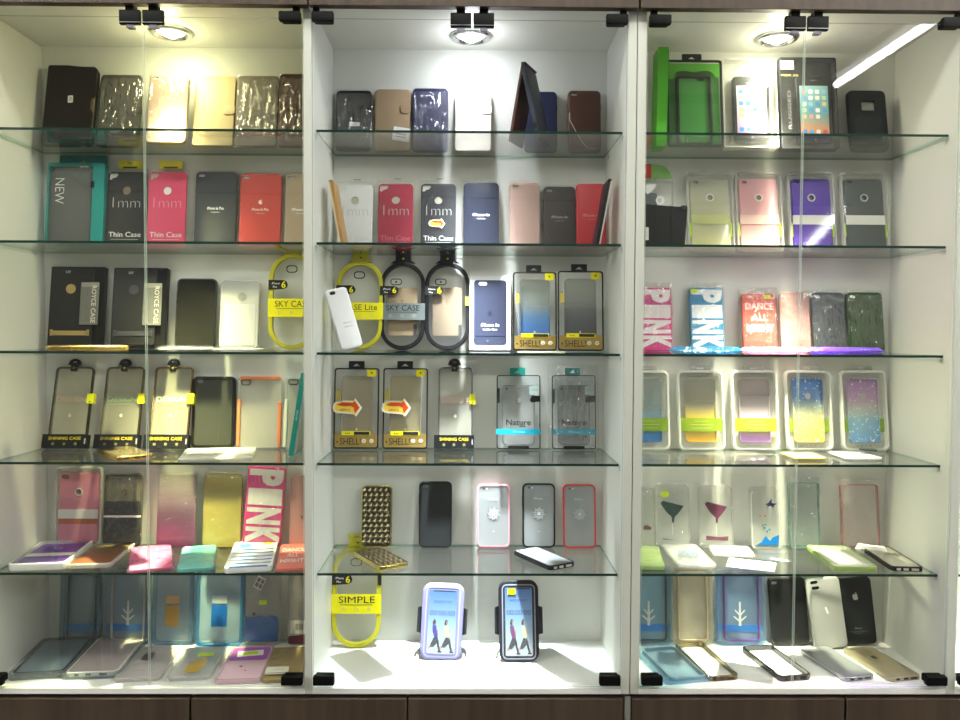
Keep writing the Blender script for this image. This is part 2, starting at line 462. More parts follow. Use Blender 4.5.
# ------------------------------------------------------------------ lamps
LAMPC = {'L': (.98, .94, .50), 'C': (.90, .94, 1), 'R': (1, .95, .68), 'N': (1, .96, .86)}
LAMPX = {'L': on_z(171, 33, ZT + .008), 'C': on_z(471, 37, ZT + .008), 'R': on_z(777, 39, ZT + .008), 'N': Vector((1.25, .15, 0))}
LAB = {'L': 'round glowing downlight above the dark leather wallets', 'C': 'round cool white downlight above the blue sleeved wallet', 'R': 'round glowing downlight above the boxed white phone pack', 'N': 'round downlight in the empty bay past the last side panel'}
POW = {'L': 1.7, 'C': 1.7, 'R': 1.75, 'N': 1.6}
BEAMS = ((160, 1.0, -8), (90, 2.5, -8), (60, 18, -4), (38, 95, 0), (24, 220, 0))
for bay in XB:
    t = thing('downlight', LAB[bay], 'light', 'recessed cabinet downlights')
    lx, ly, lz = LAMPX[bay].x, min(LAMPX[bay].y, .165), ZT + .011; print(bay, lx, ly)
    b = MB(); b.lathe([(.043, -.0002), (.043, -.004), (.040, -.007), (.033, -.0075), (.030, -.005), (.028, -.0015)], CHROME); b.build('trim_ring', t)
    mt, nt, out = newmat('lamp_lens'); e = N(nt, 'ShaderNodeEmission'); e.inputs[0].default_value = (*LAMPC[bay], 1); e.inputs[1].default_value = 45; nt.links.new(e.outputs[0], out.inputs[0])
    b = MB(); b.lathe([(.0005, -.009), (.010, -.0082), (.018, -.0062), (.024, -.003), (.0275, -.0004)], mt); b.build('lens', t)
    t.location = (lx, ly, lz)
    # a bright reflector lamp: a wide weak spill and ever narrower, stronger beams, all from the one lens
    for ang, en, tilt in BEAMS:
        l = bpy.data.lights.new('lamp_beam', 'SPOT'); l.color = LAMPC[bay]; l.energy = en * POW[bay]; l.shadow_soft_size = .022
        l.spot_size = math.radians(ang); l.spot_blend = 1.0
        o = bpy.data.objects.new('lamp_beam', l); COL.objects.link(o); o.location = (lx, ly - .026, lz - .012); o.rotation_euler = (math.radians(tilt), 0, 0)
    l = bpy.data.lights.new('lamp_glow', 'POINT'); l.color = LAMPC[bay]; l.energy = POW[bay] * .25; l.shadow_soft_size = .022
    o = bpy.data.objects.new('lamp_glow', l); COL.objects.link(o); o.location = (lx, ly - .02, lz - .045)
AISLE, SIDE = 25, 50
# the shop's fluorescent batten: seen mirrored in the last glass door
def mirror_pt(px, py, z): p = on_z(px, py, z); return Vector((p.x, -p.y, z))
za = 2.56
pa, pb = mirror_pt(837, 84, za), mirror_pt(934, 20, za)
t = thing('fluorescent_batten', 'long white fluorescent ceiling lamp mirrored as a slanting bright bar in the glass', 'light')
dv = (pb - pa); pb2 = pa + dv * 1.35
b = MB(); b.tube([pa, pb2], .016, solid('#ffffff', .5, emit=25), n=12); b.build('tube', t)
b = MB(); u = dv.normalized(); s_ = Vector((u.y, -u.x, 0)) * .03
q = [pa + s_, pb2 + s_, pb2 - s_, pa - s_]; k0 = len(b.v)
for z in (2.585, 2.6199):
    for p in q: b.v.append((p.x, p.y, z))
for f in ((0,1,2,3), (4,5,6,7), (0,1,5,4), (1,2,6,5), (2,3,7,6), (3,0,4,7)): b.face(f, WHT)
b.build('housing', t)

# unseen fill lamps, added over the aisle to brighten the cabinet fronts
for k, x in enumerate((-1.05, 0, 1.05)):
    t = thing('fill_lamp', ('white fill lamp added unseen over the aisle before the yellowish bay', 'white fill lamp added unseen over the aisle before the cool white bay', 'white fill lamp added unseen over the aisle before the last lit bay')[k], 'light', 'added aisle fill lamps')
    b = MB(); b.box(-.45, .45, -.06, .06, -.02, -.0005, WHT); b.build('housing', t)
    b = MB(); b.box(-.44, .44, -.05, .05, -.028, -.0205, solid('#fbfbf0', .5, emit=AISLE)); b.build('diffuser', t)
    t.location = (x, -.52, 2.62)

for k, x in enumerate((-2.45, 2.45)):  # two more added lamps, off to the sides where the doors don't mirror them
    t = thing('fill_lamp', ('long white fill lamp added unseen far along the aisle past the yellowish bay', 'long white fill lamp added unseen far along the aisle past the empty bay')[k], 'light', 'added aisle fill lamps')
    b = MB(); b.box(-.1, .1, -.85, .85, -.02, -.0005, WHT); b.build('housing', t)
    b = MB(); b.box(-.09, .09, -.84, .84, -.028, -.0205, solid('#fbfbf0', .5, emit=SIDE)); b.build('diffuser', t)
    t.location = (x, -1.5, 2.62)
w = bpy.data.worlds.new('world'); sc.world = w; w.use_nodes = True
w.node_tree.nodes['Background'].inputs[0].default_value = (.98, 1, .94, 1); w.node_tree.nodes['Background'].inputs[1].default_value = .16
# ------------------------------------------------------------------ kinds of goods
def leather(c, r=.42): return solid(c, r, grain=(900, .35))
def cam_hole(w, h, x=None, cw=.014, ch=.0065):
    return off(rr(cw, ch, ch*.48), (-w/2 + .006 + cw/2) if x is None else x, h - .0065 - ch)
def sleeve(o, w, h, t, seed, up=.004, mat=None, wide=.006, amp=.0022, front=-.0016):
    b = MB(); b.film(w + wide, h + up, t, mat or FILM, 0, 0, seed, amp, front); b.build('plastic_sleeve', o)
APPLE = [(0,.38),(-.14,.43),(-.3,.41),(-.43,.28),(-.48,.05),(-.44,-.2),(-.32,-.45),(-.18,-.56),(-.06,-.53),(0,-.51),(.06,-.53),(.18,-.56),(.3,-.47),(.40,-.3),(.45,-.17),(.33,-.05),(.28,.08),(.31,.22),(.41,.32),(.3,.41),(.14,.43)]
LEAF = [(0,.47),(.02,.62),(.1,.72),(.2,.76),(.19,.62),(.11,.51)]
def apple(b, x, z, s, y, mat):
    for P in (APPLE, LEAF): b.poly([(x + p*s, z + q*s) for p, q in P], y, mat, .0003)
def edge_buttons(b, w, h, t, mat):
    for z, l in ((h*.73, .010), (h*.64, .008)): b.box(-w/2 - .0008, -w/2 + .001, t*.35, t*.65, z, z + l, mat)
    b.box(w/2 - .001, w/2 + .0008, t*.35, t*.65, h*.70, h*.70 + .011, mat)
PALE = solid('#cfcfc6', .6)
def shell(b, w, h, t, mat, r=.010, edge=.0028, holes=(), pale=True):
    for hh in holes if pale else (): b.poly([(x*1.0, z) for x, z in hh] if not callable(hh) else hh(-.0005), .0032, PALE, .0005)
    b.slab(rr(w, h, r), 0, t, mat, holes=holes, r=edge, rb=.0008); edge_buttons(b, w, h, t, mat)

def wallet(q, lab, col, clasp='r', bag=0, cam=False, sticker=None, group='folding wallet cases', inner='#6b5f50', pose={}, notch=False, dot=False):
    o = thing('wallet_case', lab, 'phone case', group); w, h = q.w, q.h; M = leather(col)
    hs = [cam_hole(w, h)] if cam else []
    if dot: hs = [off(circ(.0035), -w*.12, h*.82)]
    b = MB()
    out = rr(w, h, .008)
    if notch:   # a thick pouch with a nibbled closing edge
        out0 = [(-w/2+.003, h), (-w*.1, h-.001), (w*.12, h-.004), (w*.22, h-.005), (w*.36, h-.007), (w/2-.003, h-.009), (w/2, h-.013), (w/2-.001, h*.60), (w/2-.008, h*.57), (w/2-.009, h*.44), (w/2-.003, h*.41), (w/2-.004, .003), (w/2-.007, 0), (-w/2+.006, 0), (-w/2+.002, .004), (-w/2, h-.004)]
        b.slab(out0, 0, .006, M)
    else: b.slab(out, 0, .0035, M, holes=hs, r=.0016, rb=.0003)
    b.build('front_cover', o)
    b = MB(); b.slab(off(rr(w - .007, h - .006, .007), -.001, .003), .0036, .0104, solid(inner, .6)); b.build('phone_tray', o)
    b = MB(); b.slab(rr(w, h - (.010 if notch else 0), .008), .0105, .0135, M, r=.0004, rb=.0014); b.build('rear_cover', o)
    b = MB(); b.slab(off(rr(.003, h - .016, .001), -w/2 + .0015, .008), .002, .0125, M); b.build('spine', o)
    if clasp:
        s = 1
        b = MB(); b.slab(off(rr(w*.30, .020, .007), w/2 - w*.13, h*.44 if clasp == 'r' else h*.60), -.0022, -.0001, M, r=.0008, rb=0)
        b.box(w/2 + .0002, w/2 + .0015, -.002, .0125, h*.47 if clasp == 'r' else h*.63, (h*.47 if clasp == 'r' else h*.63) + .013, M)
        b.build('clasp_strap', o)
    if sticker:
        sx, sz, sw, sh, a = sticker
        b = MB(); b.poly(rot(off(rr(sw, sh, .0008)(), 0, -sh/2), a, sx*w, sz*h), -.0024, WHT)
        for k in range(3): b.poly(rot([(-sw*.3, -sh*.25+k*sh*.2), (sw*.3, -sh*.25+k*sh*.2), (sw*.3, -sh*.17+k*sh*.2), (-sw*.3, -sh*.17+k*sh*.2)], a, sx*w, sz*h), -.0029, GRY, .0001)
        b.build('price_label', o, 'small white sticker')
    if bag: sleeve(o, w, h, .0135, bag, front=-.0035 if clasp else -.0018)
    return stand(o, q, **pose)

def back_case(q, lab, col, mat=None, cam=True, bag=0, logo=None, txt=None, txtc=WHT, group='plain back cases', box=None, cord=False, pose={}, sticker=None, holes=None, rim=None):
    """a one-piece back shell, sometimes in a clear box or sleeve"""
    o = thing('phone_case', lab, 'phone case', group); m = .0025 if box else 0
    w, h, t = q.w - 2*m, q.h - 2*m, .0095; M = mat or leather(col)
    hs = [off(cam_hole(w, h), 0, 0)] if cam else []
    if logo == 'hole': hs.append(off(circ(.0085), 0, h*.66))
    b = MB(); shell(b, w, h, t, M, holes=hs)
    if txt:
        z0 = h*.52
        b.text(txt, .0085, 0, z0, -.0003, txtc, bold=.02, fit=min(w*.58, .036)); b.text('Leather Case', .0042, 0, z0 - .0085, -.0003, txtc, fit=min(w*.34, .018))
        if logo == 'apple': apple(b, 0, z0 + .016, .009, 0, txtc)
    elif logo == 'apple': apple(b, 0, h*.70, .012, 0, txtc)
    if box:
        for i in range(len(b.v)): b.v[i] = (b.v[i][0], b.v[i][1], b.v[i][2] + m)
    b.build('back_shell', o)
    if cam:
        b = MB(); hh = off(cam_hole(w, h), 0, m); b.slab(off(rr(.0165, .0090, .0043), -w/2 + .013, h - .01425 + m), -.0006, .0004, rim or M, holes=[hh], r=.0003, rb=0); b.build('camera_rim', o)
    if box:
        clear_box(o, q.w, q.h, t, BOXM if box == 1 else box)
    if bag: sleeve(o, w, h, t, bag)
    if cord:
        b = MB(); b.tube([(-w*.46, -.0035, h*.62), (-w*.46, -.004, h*.5), (-w*.30, -.0045, h*.34), (-w*.08, -.0045, h*.14), (w*.10, -.0045, h*.02 + .003), (w*.34, -.004, h*.03 + .003)], .0007, WHT); b.build('white_thread', o, 'thin white thread across the front')
    if sticker:
        sx, sz, sw, sh = sticker
        b = MB(); b.poly(off(rr(sw, sh, .0006)(), sx*w, sz*h), -.0003, WHT); b.text('M-06', sh*.5, sx*w, sz*h + sh/2, -.0008, INK); b.build('price_label', o, 'small white sticker')
    return stand(o, q, **pose)
BOXM = clear('#f8faf8', .008, f0=.025, rough=.04)
def clear_box(o, w, h, t, M):
    b = MB(); b.slab(rr(w, h, .004), -.0025, t + .0015, M, holes=[off(rr(w - .002, h - .002, .0035), 0, .001)])
    b.slab(off(rr(w - .0022, h - .0022, .0034), 0, .0011), -.0025, -.0019, M)
    b.build('clear_box', o)

def thin_pack(q, lab, col, lc='#e9e9e9', lc2='#b4b4b0', tab=True, fish=False, hole='#b9b5a8', tabcol='#d9cf2c'):
    o = thing('thin_case_pack', lab, 'phone case', 'slim cases in clear packs'); m = .003
    w, h, t = q.w - 2*m, q.h - m, .006; M = solid(col, .35); L = solid(lc, .4)
    cut = [(-w/2 + .004, h - .004), (-w/2 + .020, h - .004), (-w/2 + .022, h - .008), (-w/2 + .017, h - .0135), (-w/2 + .010, h - .0145), (-w/2 + .009, h - .018), (-w/2 + .003, h - .018)][::-1]
    b = MB(); b.slab(rr(w, h, .009), 0, t, M, holes=[cut, off(circ(.0090, 24), 0, h*.755)], r=.0022, rb=.0005)
    b.poly(off(circ(.0086, 24)(), 0, h*.755), .0022, solid(hole, .5), .0005); b.poly(cut, .0026, PALE, .0005)
    b.text('1mm', .034, .001, h*.60, -.0003, solid(lc2, .3), bold=-.02, fit=w*.72); b.text('Thin Case', .0155, 0, h*.19, -.0003, L, bold=.004, fit=w*.84)
    b.box(-w*.36, w*.36, -.0005, -.0001, h*.125, h*.128, L)
    b.build('thin_case', o)
    b = MB(); b.slab(off(rr(w - .004, h - .012, .006), 0, .004), t + .0006, t + .0016, solid('#d8d6cc', .6), holes=[off(circ(.0068), 0, h*.755 - .0)]); b.build('backing_card', o)
    b = MB(); b.slab(rr(q.w, q.h + .004, .004), -.002, t + .004, CLEARP, holes=[off(rr(q.w - .002, q.h + .002, .0035), 0, .001)])
    b.slab(off(rr(q.w - .0024, q.h + .0016, .0034), 0, .0012), -.0021, -.0016, CLEARP); b.build('blister', o)
    if tab:
        b = MB(); b.slab(off(rr(w*.62, .018, .002), w*.04, q.h + .0045), t - .001, t, solid(tabcol, .5), holes=[off(rr(.010, .003, .0014), w*.04, q.h + .0165)]); b.slab(off(rr(w*.38, .0035, .0008), w*.04, q.h + .006), t - .0014, t - .001, INK)
    else:
        b = MB(); b.slab(off(rr(w*.5, .012, .003), w*.04, q.h + .0045), t - .001, t, CLEARP, holes=[off(rr(.012, .003, .0014), w*.04, q.h + .011)]); b.slab(off(rr(w*.2, .0012, .0005), w*.04, q.h + .0085), t - .0014, t - .001, INK)
    b.build('hang_tab', o)
    if fish: fish_sticker(o, -.003, h*.40, .036, -.0024)
    return stand(o, q)

def fish_sticker(o, x, z, s, y):
    P = [(-.5,-.02),(-.47,.12),(-.40,.19),(-.2,.24),(.1,.24),(.22,.23),(.26,.33),(.36,.20),(.5,0),(.37,-.2),(.30,-.3),(.22,-.22),(0,-.20),(-.3,-.18),(-.44,-.14)]
    b = MB(); b.poly([(x+p*s, z+q*s) for p, q in P], y, solid('#f2e6d8', .5), .0004)
    b.poly([(x+p*s*.86, z+(q*.8+.01)*s) for p, q in P], y - .0004, solid('#f0d24a', .5), .0002)
    Rr = [(-.38,.10),(-.2,.20),(.2,.18),(.25,.26),(.33,.15),(.43,0),(.33,-.14),(.28,-.2),(.24,-.1),(.24,0),(.1,.06),(-.1,.05)]
    b.poly([(x+p*s*.95, z+q*s*.9) for p, q in Rr], y - .0006, solid('#d8491e', .5), .0002)
    b.text('NEW 6', s*.11, x - s*.08, z - s*.07, y - .0009, solid('#a8541c', .5), bold=.02)
    b.build('promo_sticker', o, 'red and yellow arrow-shaped sticker')

def oval_pack(q, lab, ring, name, labcol, txtcol, phone=None, badge=True, neck=True, tailmark=False, sub=True, kind='oval_case_pack'):
    """q.h is the oval itself; the neck with its hang hole rises above it"""
    o = thing(kind, lab, 'phone case pack', 'oval hanging packs'); w, h = q.w, q.h; M = ring; t = .012; rw = w*.088
    b = MB(); b.slab(rr(w, h, w/2, 12), 0, t, M, holes=[off(rr(w - 2*rw, h - 2*rw, w/2 - rw, 12), 0, rw)], r=.002)
    b.build('ring_frame', o)
    b = MB(); b.slab(off(rr(w - 2*rw + .001, h - 2*rw + .001, w/2 - rw, 12), 0, rw - .0005), .004, .0048, CLEARP); b.build('window', o)
    if neck:
        nw = w*.34
        P = [(-nw*.8, h - .002), (-nw/2, h + .004), (-nw/2, h + .016), (-nw*.62, h + .026), (nw*.62, h + .026), (nw/2, h + .016), (nw/2, h + .004), (nw*.8, h - .002)]
        b = MB(); b.slab([(p, z) for p, z in P][::-1], .004, .009, M, holes=[off(rr(nw*.42, .004, .0018), 0, h + .019)])
        b.slab(off(circ(.0022, 12), 0, h + .008), .0034, .0042, YELLOW if M is BLK else INK); b.build('hang_tab', o)
    if phone:
        b = MB(); b.slab(off(rr(w*.66, h*.55, .004), 0, h*.16), .006, .010, phone, r=.0006)
        b.slab(off(circ(.0018, 10), -w*.02, h*.56), .0054, .0062, solid('#7a3b2a', .5)); b.box(w*.25, w*.325, .0052, .0059, h*.17, h*.29, INK)
        b.build('phone_case', o, 'champagne gold case behind the window')
        b = MB(); b.slab(off(rr(w*.26, w*.15, w*.07), -w*.15, h*.735), .0028, .0038, INK, holes=[off(rr(w*.22, w*.11, w*.05), -w*.15, h*.735 + w*.02)])
        b.slab(off(circ(.0022, 12), -w*.15, h*.735 + w*.075), .0028, .0038, INK); b.build('camera_cutout', o)
    else:
        b = MB(); b.slab(off(rr(w*.24, w*.16, w*.07), -w*.02, h*.80), .0028, .0038, INK, holes=[off(rr(w*.20, w*.12, w*.055), -w*.02, h*.80 + w*.02)]); b.build('camera_cutout', o)
    if badge:
        bw = w*.40; bx = -w*.5 + bw*.5 - .001
        b = MB(); b.slab([(-w*.505, h*.615), (-w*.505, h*.72), (bx + bw*.3, h*.72), (bx + bw*.46, h*.71), (bx + bw*.55, h*.675), (bx + bw*.5, h*.64), (bx + bw*.3, h*.625)], -.0012, -.0002, INK)
        b.text('6', h*.095, bx + bw*.32, h*.672, -.0014, YELLOW, bold=.02); b.text('iPhone', h*.03, bx - bw*.10, h*.685, -.0014, WHT); b.text('Plus', h*.028, bx - bw*.14, h*.648, -.0014, WHT)
        b.build('size_badge', o, 'black tab badge with a 6')
    b = MB()
    if labcol is not None:
        z0, z1 = h*.335, h*.525
        b.slab(off(rr(w*1.01, z1 - z0, .0015), 0, z0), -.0014, -.0002, labcol)
        b.text(name, h*.092, .001, z0 + (z1-z0)*.72, -.0017, txtcol, bold=.0, fit=w*.74)
        b.box(-w*.33, w*.33, -.0018, -.0015, z0 + (z1-z0)*.45, z0 + (z1-z0)*.47, txtcol)
        for k in (-1, 0, 1):
            b.slab(off(circ(.0034, 14), k*w*.26, z0 + (z1-z0)*.25), -.0018, -.0014, solid('#b9b9a0', .4), holes=[off(circ(.0022, 12), k*w*.26, z0 + (z1-z0)*.25)])
        b.build('label_band', o)
    elif name is None:
        b.box(w*.40, w*.50, -.0014, -.0002, h*.50, h*.60, solid('#8f8a3a', .4)); b.build('side_label', o)
    if tailmark:
        b = MB(); b.box(w*.43, w*.505, -.0014, -.0002, h*.615, h*.715, INK); b.build('side_mark', o)
    return stand(o, q)

def shine_pack(q, lab, rimc, word, wordc, tint='#d9d7c8', haz=.16):
    o = thing('gold_rim_case_pack', lab, 'phone case pack', 'gold-rimmed cases hung on round hooks'); w, h, t = q.w, q.h, .010; lb = .030
    M = solid(rimc, .22, .9)
    b = MB(); b.slab(off(rr(w*.86, h - lb*.55, .009), w*.03, lb*.55), 0, t, M, holes=[off(rr(w*.86 - .005, h - lb*.55 - .005, .007), w*.03, lb*.55 + .0025)], r=.001); b.build('metal_rim', o)
    b = MB(); b.slab(off(rr(w*.86 - .005, h - lb*.55 - .005, .007), w*.03, lb*.55 + .0025), .002, .003, clear(tint, haz, '#d8d4c0', f0=.05))
    apple(b, w*.03, h*.40, .007, .0018, solid('#cfcdc0', .3))
    b.text(word, .0165, w*.02, h*.60, .0016, solid(wordc, .4), fit=w*.66)
    b.box(-w*.20, w*.24, .0014, .0018, h*.535, h*.54, solid(wordc, .25, .4)); b.build('clear_back', o)
    b = MB(); b.slab(rr(w, lb, .001, 1), -.0035, t + .003, BLK)
    b.text('SHINING CASE', .0095, 0, lb*.70, -.0038, solid('#d9c22c', .4), bold=.008, fit=w*.72)
    for k in (-1, 0, 1): b.slab(off(circ(.0032, 14), k*w*.25, lb*.30), -.0039, -.0034, solid('#6e6a4a', .5))
    b.box(w*.44, w*.47, -.004, -.0034, lb*.3, lb*.7, GRY); b.build('label_sleeve', o)
    b = MB()
    def ring(i=0): return [(x*(1 - i/.013), z*(1 - i/.011)) for x, z in [(.0130*math.cos(PI*k/14), .0100*math.sin(PI*k/14)) for k in range(15)] + [(-.0148, -.0035), (-.0075, -.0058), (.0075, -.0058), (.0148, -.0035)]]
    b.slab(off(ring, 0, h + .009), .002, .0055, BLK, holes=[off(rr(.010, .0045, .002), 0, h + .0088)], r=.001)
    b.slab(off(rr(.0135, .014, .001, 1), 0, h - .0095), .0002, .0016 + .004, BLK); b.slab(off(rr(.004, .005, .001), 0, h - .005), -.0002, .0004, solid('#a89a3a', .4)); b.build('hang_hook', o)
    b = MB(); b.slab(off(rr(w*.15, .022, .001, 1), w*.455, h*.545), -.0012, t + .0012, solid('#e0e024', .45)); b.slab(off(circ(.0016, 10), w*.455, h*.565), -.0016, -.0011, INK); b.build('side_sticker', o, 'bright yellow sticker wrapped round the rim')
    return stand(o, q)

def bumper(q, lab, rim, back, cam=True, camc=None, name='bumper_case', group='thin framed bumper cases', deco=None, plate=None, pose={}, lay_at=None, t=.010, rw=.0032, ports=False, bag=0, partial=False, tray=None):
    o = thing(name, lab, 'phone case', group); w, h = q.w, q.h
    m = 0
    if tray: m = .007
    W, H = w - 2*m, h - 2*m
    z0 = m
    b = MB(); b.slab(off(rr(W, H, .011), 0, z0), 0, t, rim, holes=[off(rr(W - 2*rw, H - 2*rw, .0085), 0, z0 + rw)], r=.0016)
    if not partial: 
        for z, l in ((H*.73, .010), (H*.64, .009)): b.box(-W/2 - .0008, -W/2 + .001, t*.35, t*.65, z0 + z, z0 + z + l, rim)
    b.build('bumper_frame', o)
    if back:
        hs = [off(cam_hole(W, H), rw*.4, z0 - .001)] if cam else []
        b = MB(); b.slab(off(rr(W - 2*rw + .0006, H - 2*rw + .0006, .0085), 0, z0 + rw - .0003), .0012, .0024, back, holes=hs)
        if deco: deco(b, W, H, z0)
        if cam: b.poly(off(rr(.015, .0075, .0036)(), -W/2 + .0135 + rw*.4, z0 + H - .0145), .0065, PALE, .0005)
        b.build('back_plate', o)
        if camc:
            b = MB(); b.slab(off(rr(.0175, .0105, .005), -W/2 + .013 + rw*.4, z0 + H - .0165), .0002, .0012, camc, holes=[off(rr(.0145, .0075, .0036), -W/2 + .013 + rw*.4, z0 + H - .015)]); b.build('camera_rim', o)
    if ports:
        b = MB()
        for x, l in ((-W*.28, .008), (-W*.06, .010), (W*.22, .014)): b.slab(off(rr(l, .0016, .0004, 1), x, z0 - .0008), t*.3, t*.75, ports)
        b.build('port_cutouts', o)
    if tray:
        b = MB(); b.slab(rr(w, h, .013), -.0015, t + .003, tray, holes=[off(rr(w - .004, h - .004, .011), 0, .002)], r=.002)
        b.slab(off(rr(w - .004, h - .004, .011), 0, .002), t + .0018, t + .0028, tray); b.slab(off(rr(w - .0042, h - .0042, .011), 0, .0021), -.0014, -.0008, CLEARP); b.build('clear_tray', o)
    if bag: sleeve(o, w, h, t, bag, mat=FILM2)
    return lay(o, *lay_at) if lay_at else stand(o, q, **pose)

def window_box(q, lab, frame, deco, name='window_box', group='framed window boxes', tab=None, inside=None, sides=None, fw=.003, bag=0):
    o = thing(name, lab, 'phone case pack', group); w, h, t = q.w, q.h, .016
    b = MB(); b.slab(rr(w, h, .006), 0, .0024, frame, holes=[off(rr(w - 2*fw, h - 2*fw, .004), 0, fw)], r=.0006); b.build('box_frame', o)
    b = MB(); b.slab(rr(w, h, .006), .0026, t, CLEARP, holes=[off(rr(w - .002, h - .002, .005), 0, .001)]); b.build('clear_body', o)
    b = MB(); b.slab(off(rr(w - 2*fw, h - 2*fw, .004), 0, fw), .0004, .001, BOXM); b.build('window', o)
    if sides:
        b = MB(); b.slab(off(rr(w - 2*fw, h - 2*fw, .004), 0, fw), t - .002, t - .001, sides); b.build('backing_card', o)
    if tab:
        b = MB(); b.slab(off(rr(w*.35, .017, .0015), -w*.02, h - .001), t*.4, t*.4 + .002, tab, holes=[[(-w*.02 - .008, h + .0045), (-w*.02 + .008, h + .0045), (-w*.02 + .004, h + .0075), (-w*.02, h + .0105), (-w*.02 - .004, h + .0075)]]); b.build('hang_tab', o)
    deco(o, w, h, t)
    if bag: sleeve(o, w, h + .016, t, bag, up=.006, wide=.016, amp=.004)
    return stand(o, q)
# ------------------------------------------------------------------ first bay (yellowish lamp)
wallet(spot(0, 65, 52, 66, 146, t=.0135), 'large black-brown leather pouch with notched edge and small white sticker', '#1d1816', clasp=None, notch=True, sticker=(.03, .56, .011, .016, .05), pose=dict(yaw=-4))
wallet(spot(0, 116, 41, 76, 147, t=.0135), 'charcoal grey wallet case in a crinkled sleeve beside the notched pouch', '#4c4b47', bag=3)
back_case(spot(0, 165, 40, 75, 144), 'pinkish taupe back case with a camera slot beside the glowing beige wallet', '#9f8b7e', bag=5)
wallet(spot(0, 212, 41, 77, 147, t=.0135), 'bright beige wallet case with a clasp directly under the yellowish lamp', '#d9c69c', bag=0)
wallet(spot(0, 255, 42, 77, 147, t=.0135), 'silver taupe wallet case in a shiny sleeve with a broad closing flap', '#8c8478', bag=9)
wallet(spot(0, 296, 38, 75, 147, t=.0135), 'maroon brown leather case in a sleeve, half hidden by the side panel', '#54322c', clasp=None, cam=True, bag=11)

def new_box(q):
    o = thing('case_box', 'teal carton with a window showing a grey case and rotated white NEW lettering', 'phone case pack'); w, h, t = q.w, q.h, .020
    TL = solid('#2f8e8c', .4); 
    b = MB(); b.slab(rr(w, h*.93, .003), 0, t, TL, holes=[off(rr(w*.76, h*.93 - .010, .004), -w*.09, .004)]); b.build('carton', o)
    b = MB(); b.slab(off(rr(w*.84, h*.11, .002), w*.07, h*.925), t*.6, t*.6 + .0015, solid('#2a6f6d', .4), holes=[[(w*.0, h*.955), (w*.14, h*.955), (w*.07, h*.99)]]); b.build('hang_tab', o)
    b = MB(); b.slab(off(rr(w*.74, h*.82, .008), -w*.09, .006), .003, .012, leather('#57595a'), r=.002); b.build('grey_case', o)
    b = MB(); b.slab(off(rr(w*.78, h*.93 - .008, .004), -w*.09, .003), -.0012, -.0002, CLEARP)
    b.text('NEW', .029, -w*.27, h*.62, -.0015, solid('#d8dcd8', .4), a=-PI/2, bold=-.006, fit=.056)
    b.text('LEATHER', .004, w*.14, h*.885, -.0015, WHT, bold=.02, fit=.018)
    b.box(w*.27, w*.33, -.0018, -.0012, h*.66, h*.73, INK); b.build('window', o)
    stand(o, q)
new_box(spot(1, 74, 57, 158, None, Y=.208, t=.02, lean=6))
TP = lambda xc, w, yt, *a, **k: thin_pack(spot(1, xc, w, yt, None, Y=.208, t=.011), *a, **k)
TP(124, 41, 171, 'black slim case with yellow hang tab beside the teal carton', '#151515', hole='#7d6a5a')
TP(165, 41, 171, 'hot pink slim case with yellow hang tab', '#e0486c', lc2='#e8a0b0', hole='#f4f0ea')
back_case(spot(1, 214, 44, 171, None, Y=.208), 'black leather case in a clear box between the hot pink and the red case', '#33363a', txt='iPhone 6s Plus', box=1)
back_case(spot(1, 259, 44, 173, None, Y=.208), 'coral red leather case with white logo in a clear box in the yellowish bay', '#c4453c', txt='iPhone 6s Plus', logo='apple', box=1, txtc=solid('#f0d8d0', .4))
back_case(spot(1, 299, 33, 173, None, Y=.208), 'beige case in a clear box cut off by the side panel', '#a8957a', txt='iPhone 6s', box=1)

def royce(q, lab, acc):
    o = thing('case_box', lab, 'phone case pack', 'black boxes with a tall silver label'); w, h, t = q.w, q.h, .018; A = solid(acc, .35, .5)
    b = MB(); b.slab(rr(w, h, .003), .002, t, solid('#141414', .3), r=.001); b.build('box_body', o)
    b = MB(); b.slab(off(rr(w*.80, h*.94, .006), -w*.08, h*.03), -.002, .0018, solid('#262626', .35), r=.0012)
    b.slab(off(circ(.0105, 24), -w*.10, h*.72), -.0026, -.0021, A)
    b.slab(off(rr(w*.68, .010, .001), -w*.08, h*.15), -.0028, -.0021, A); b.box(-w*.44, -w*.39, -.0028, -.0021, h*.145, h*.22, A); b.box(w*.23, w*.28, -.0028, -.0021, h*.145, h*.22, A)
    b.text('UV', .008, -w*.16, h*.93, -.0026, SILV, bold=.03); b.build('case_front', o)
    b = MB(); b.slab(off(rr(w*.34, h*.52, .001, 1), w*.26, h*.28), -.0036, -.0028, solid('#6c6c68', .45))
    b.box(w*.10, w*.42, -.0039, -.0036, h*.745, h*.80, solid('#8c8c86', .4))
    b.text('ROYCE CASE', .014, w*.34, h*.53, -.0041, solid('#d8cfc8', .3, .3), a=-PI/2, bold=.01, fit=h*.46)
    for k in range(3): b.text('case series', .003, w*.22, h*(.66 - k*.15), -.0041, solid('#3c3c3c', .5), a=-PI/2)
    b.build('side_label', o, 'tall grey label with rotated lettering')
    stand(o, q)
royce(spot(2, 75, 54, 268, None, Y=.208, t=.018, lean=8), 'black boxed case with a gold disc and gold bar', '#b79c6a')
royce(spot(2, 138, 54, 269, None, Y=.208, t=.018, lean=8), 'black boxed case with a dark disc and dull grey bar', '#4e4e52')
bumper(spot(2, 194, 40, 279, None, Y=.208), 'smoked glossy dark case with see-through rim beside the silver disc case', clear('#8f8f86', .25, '#3a3a34'), solid('#24241f', .12), cam=False, name='smoked_case')
def silver_deco(b, w, h, z): 
    b.slab(off(circ(.0095, 26), w*.05, h*.76 + z), .0006, .0012, solid('#8e8e88', .5)); b.slab(off(rr(w*.82, h*.60, .004), 0, z + h*.05), .0006, .0012, solid('#cfd0cd', .35, .3))
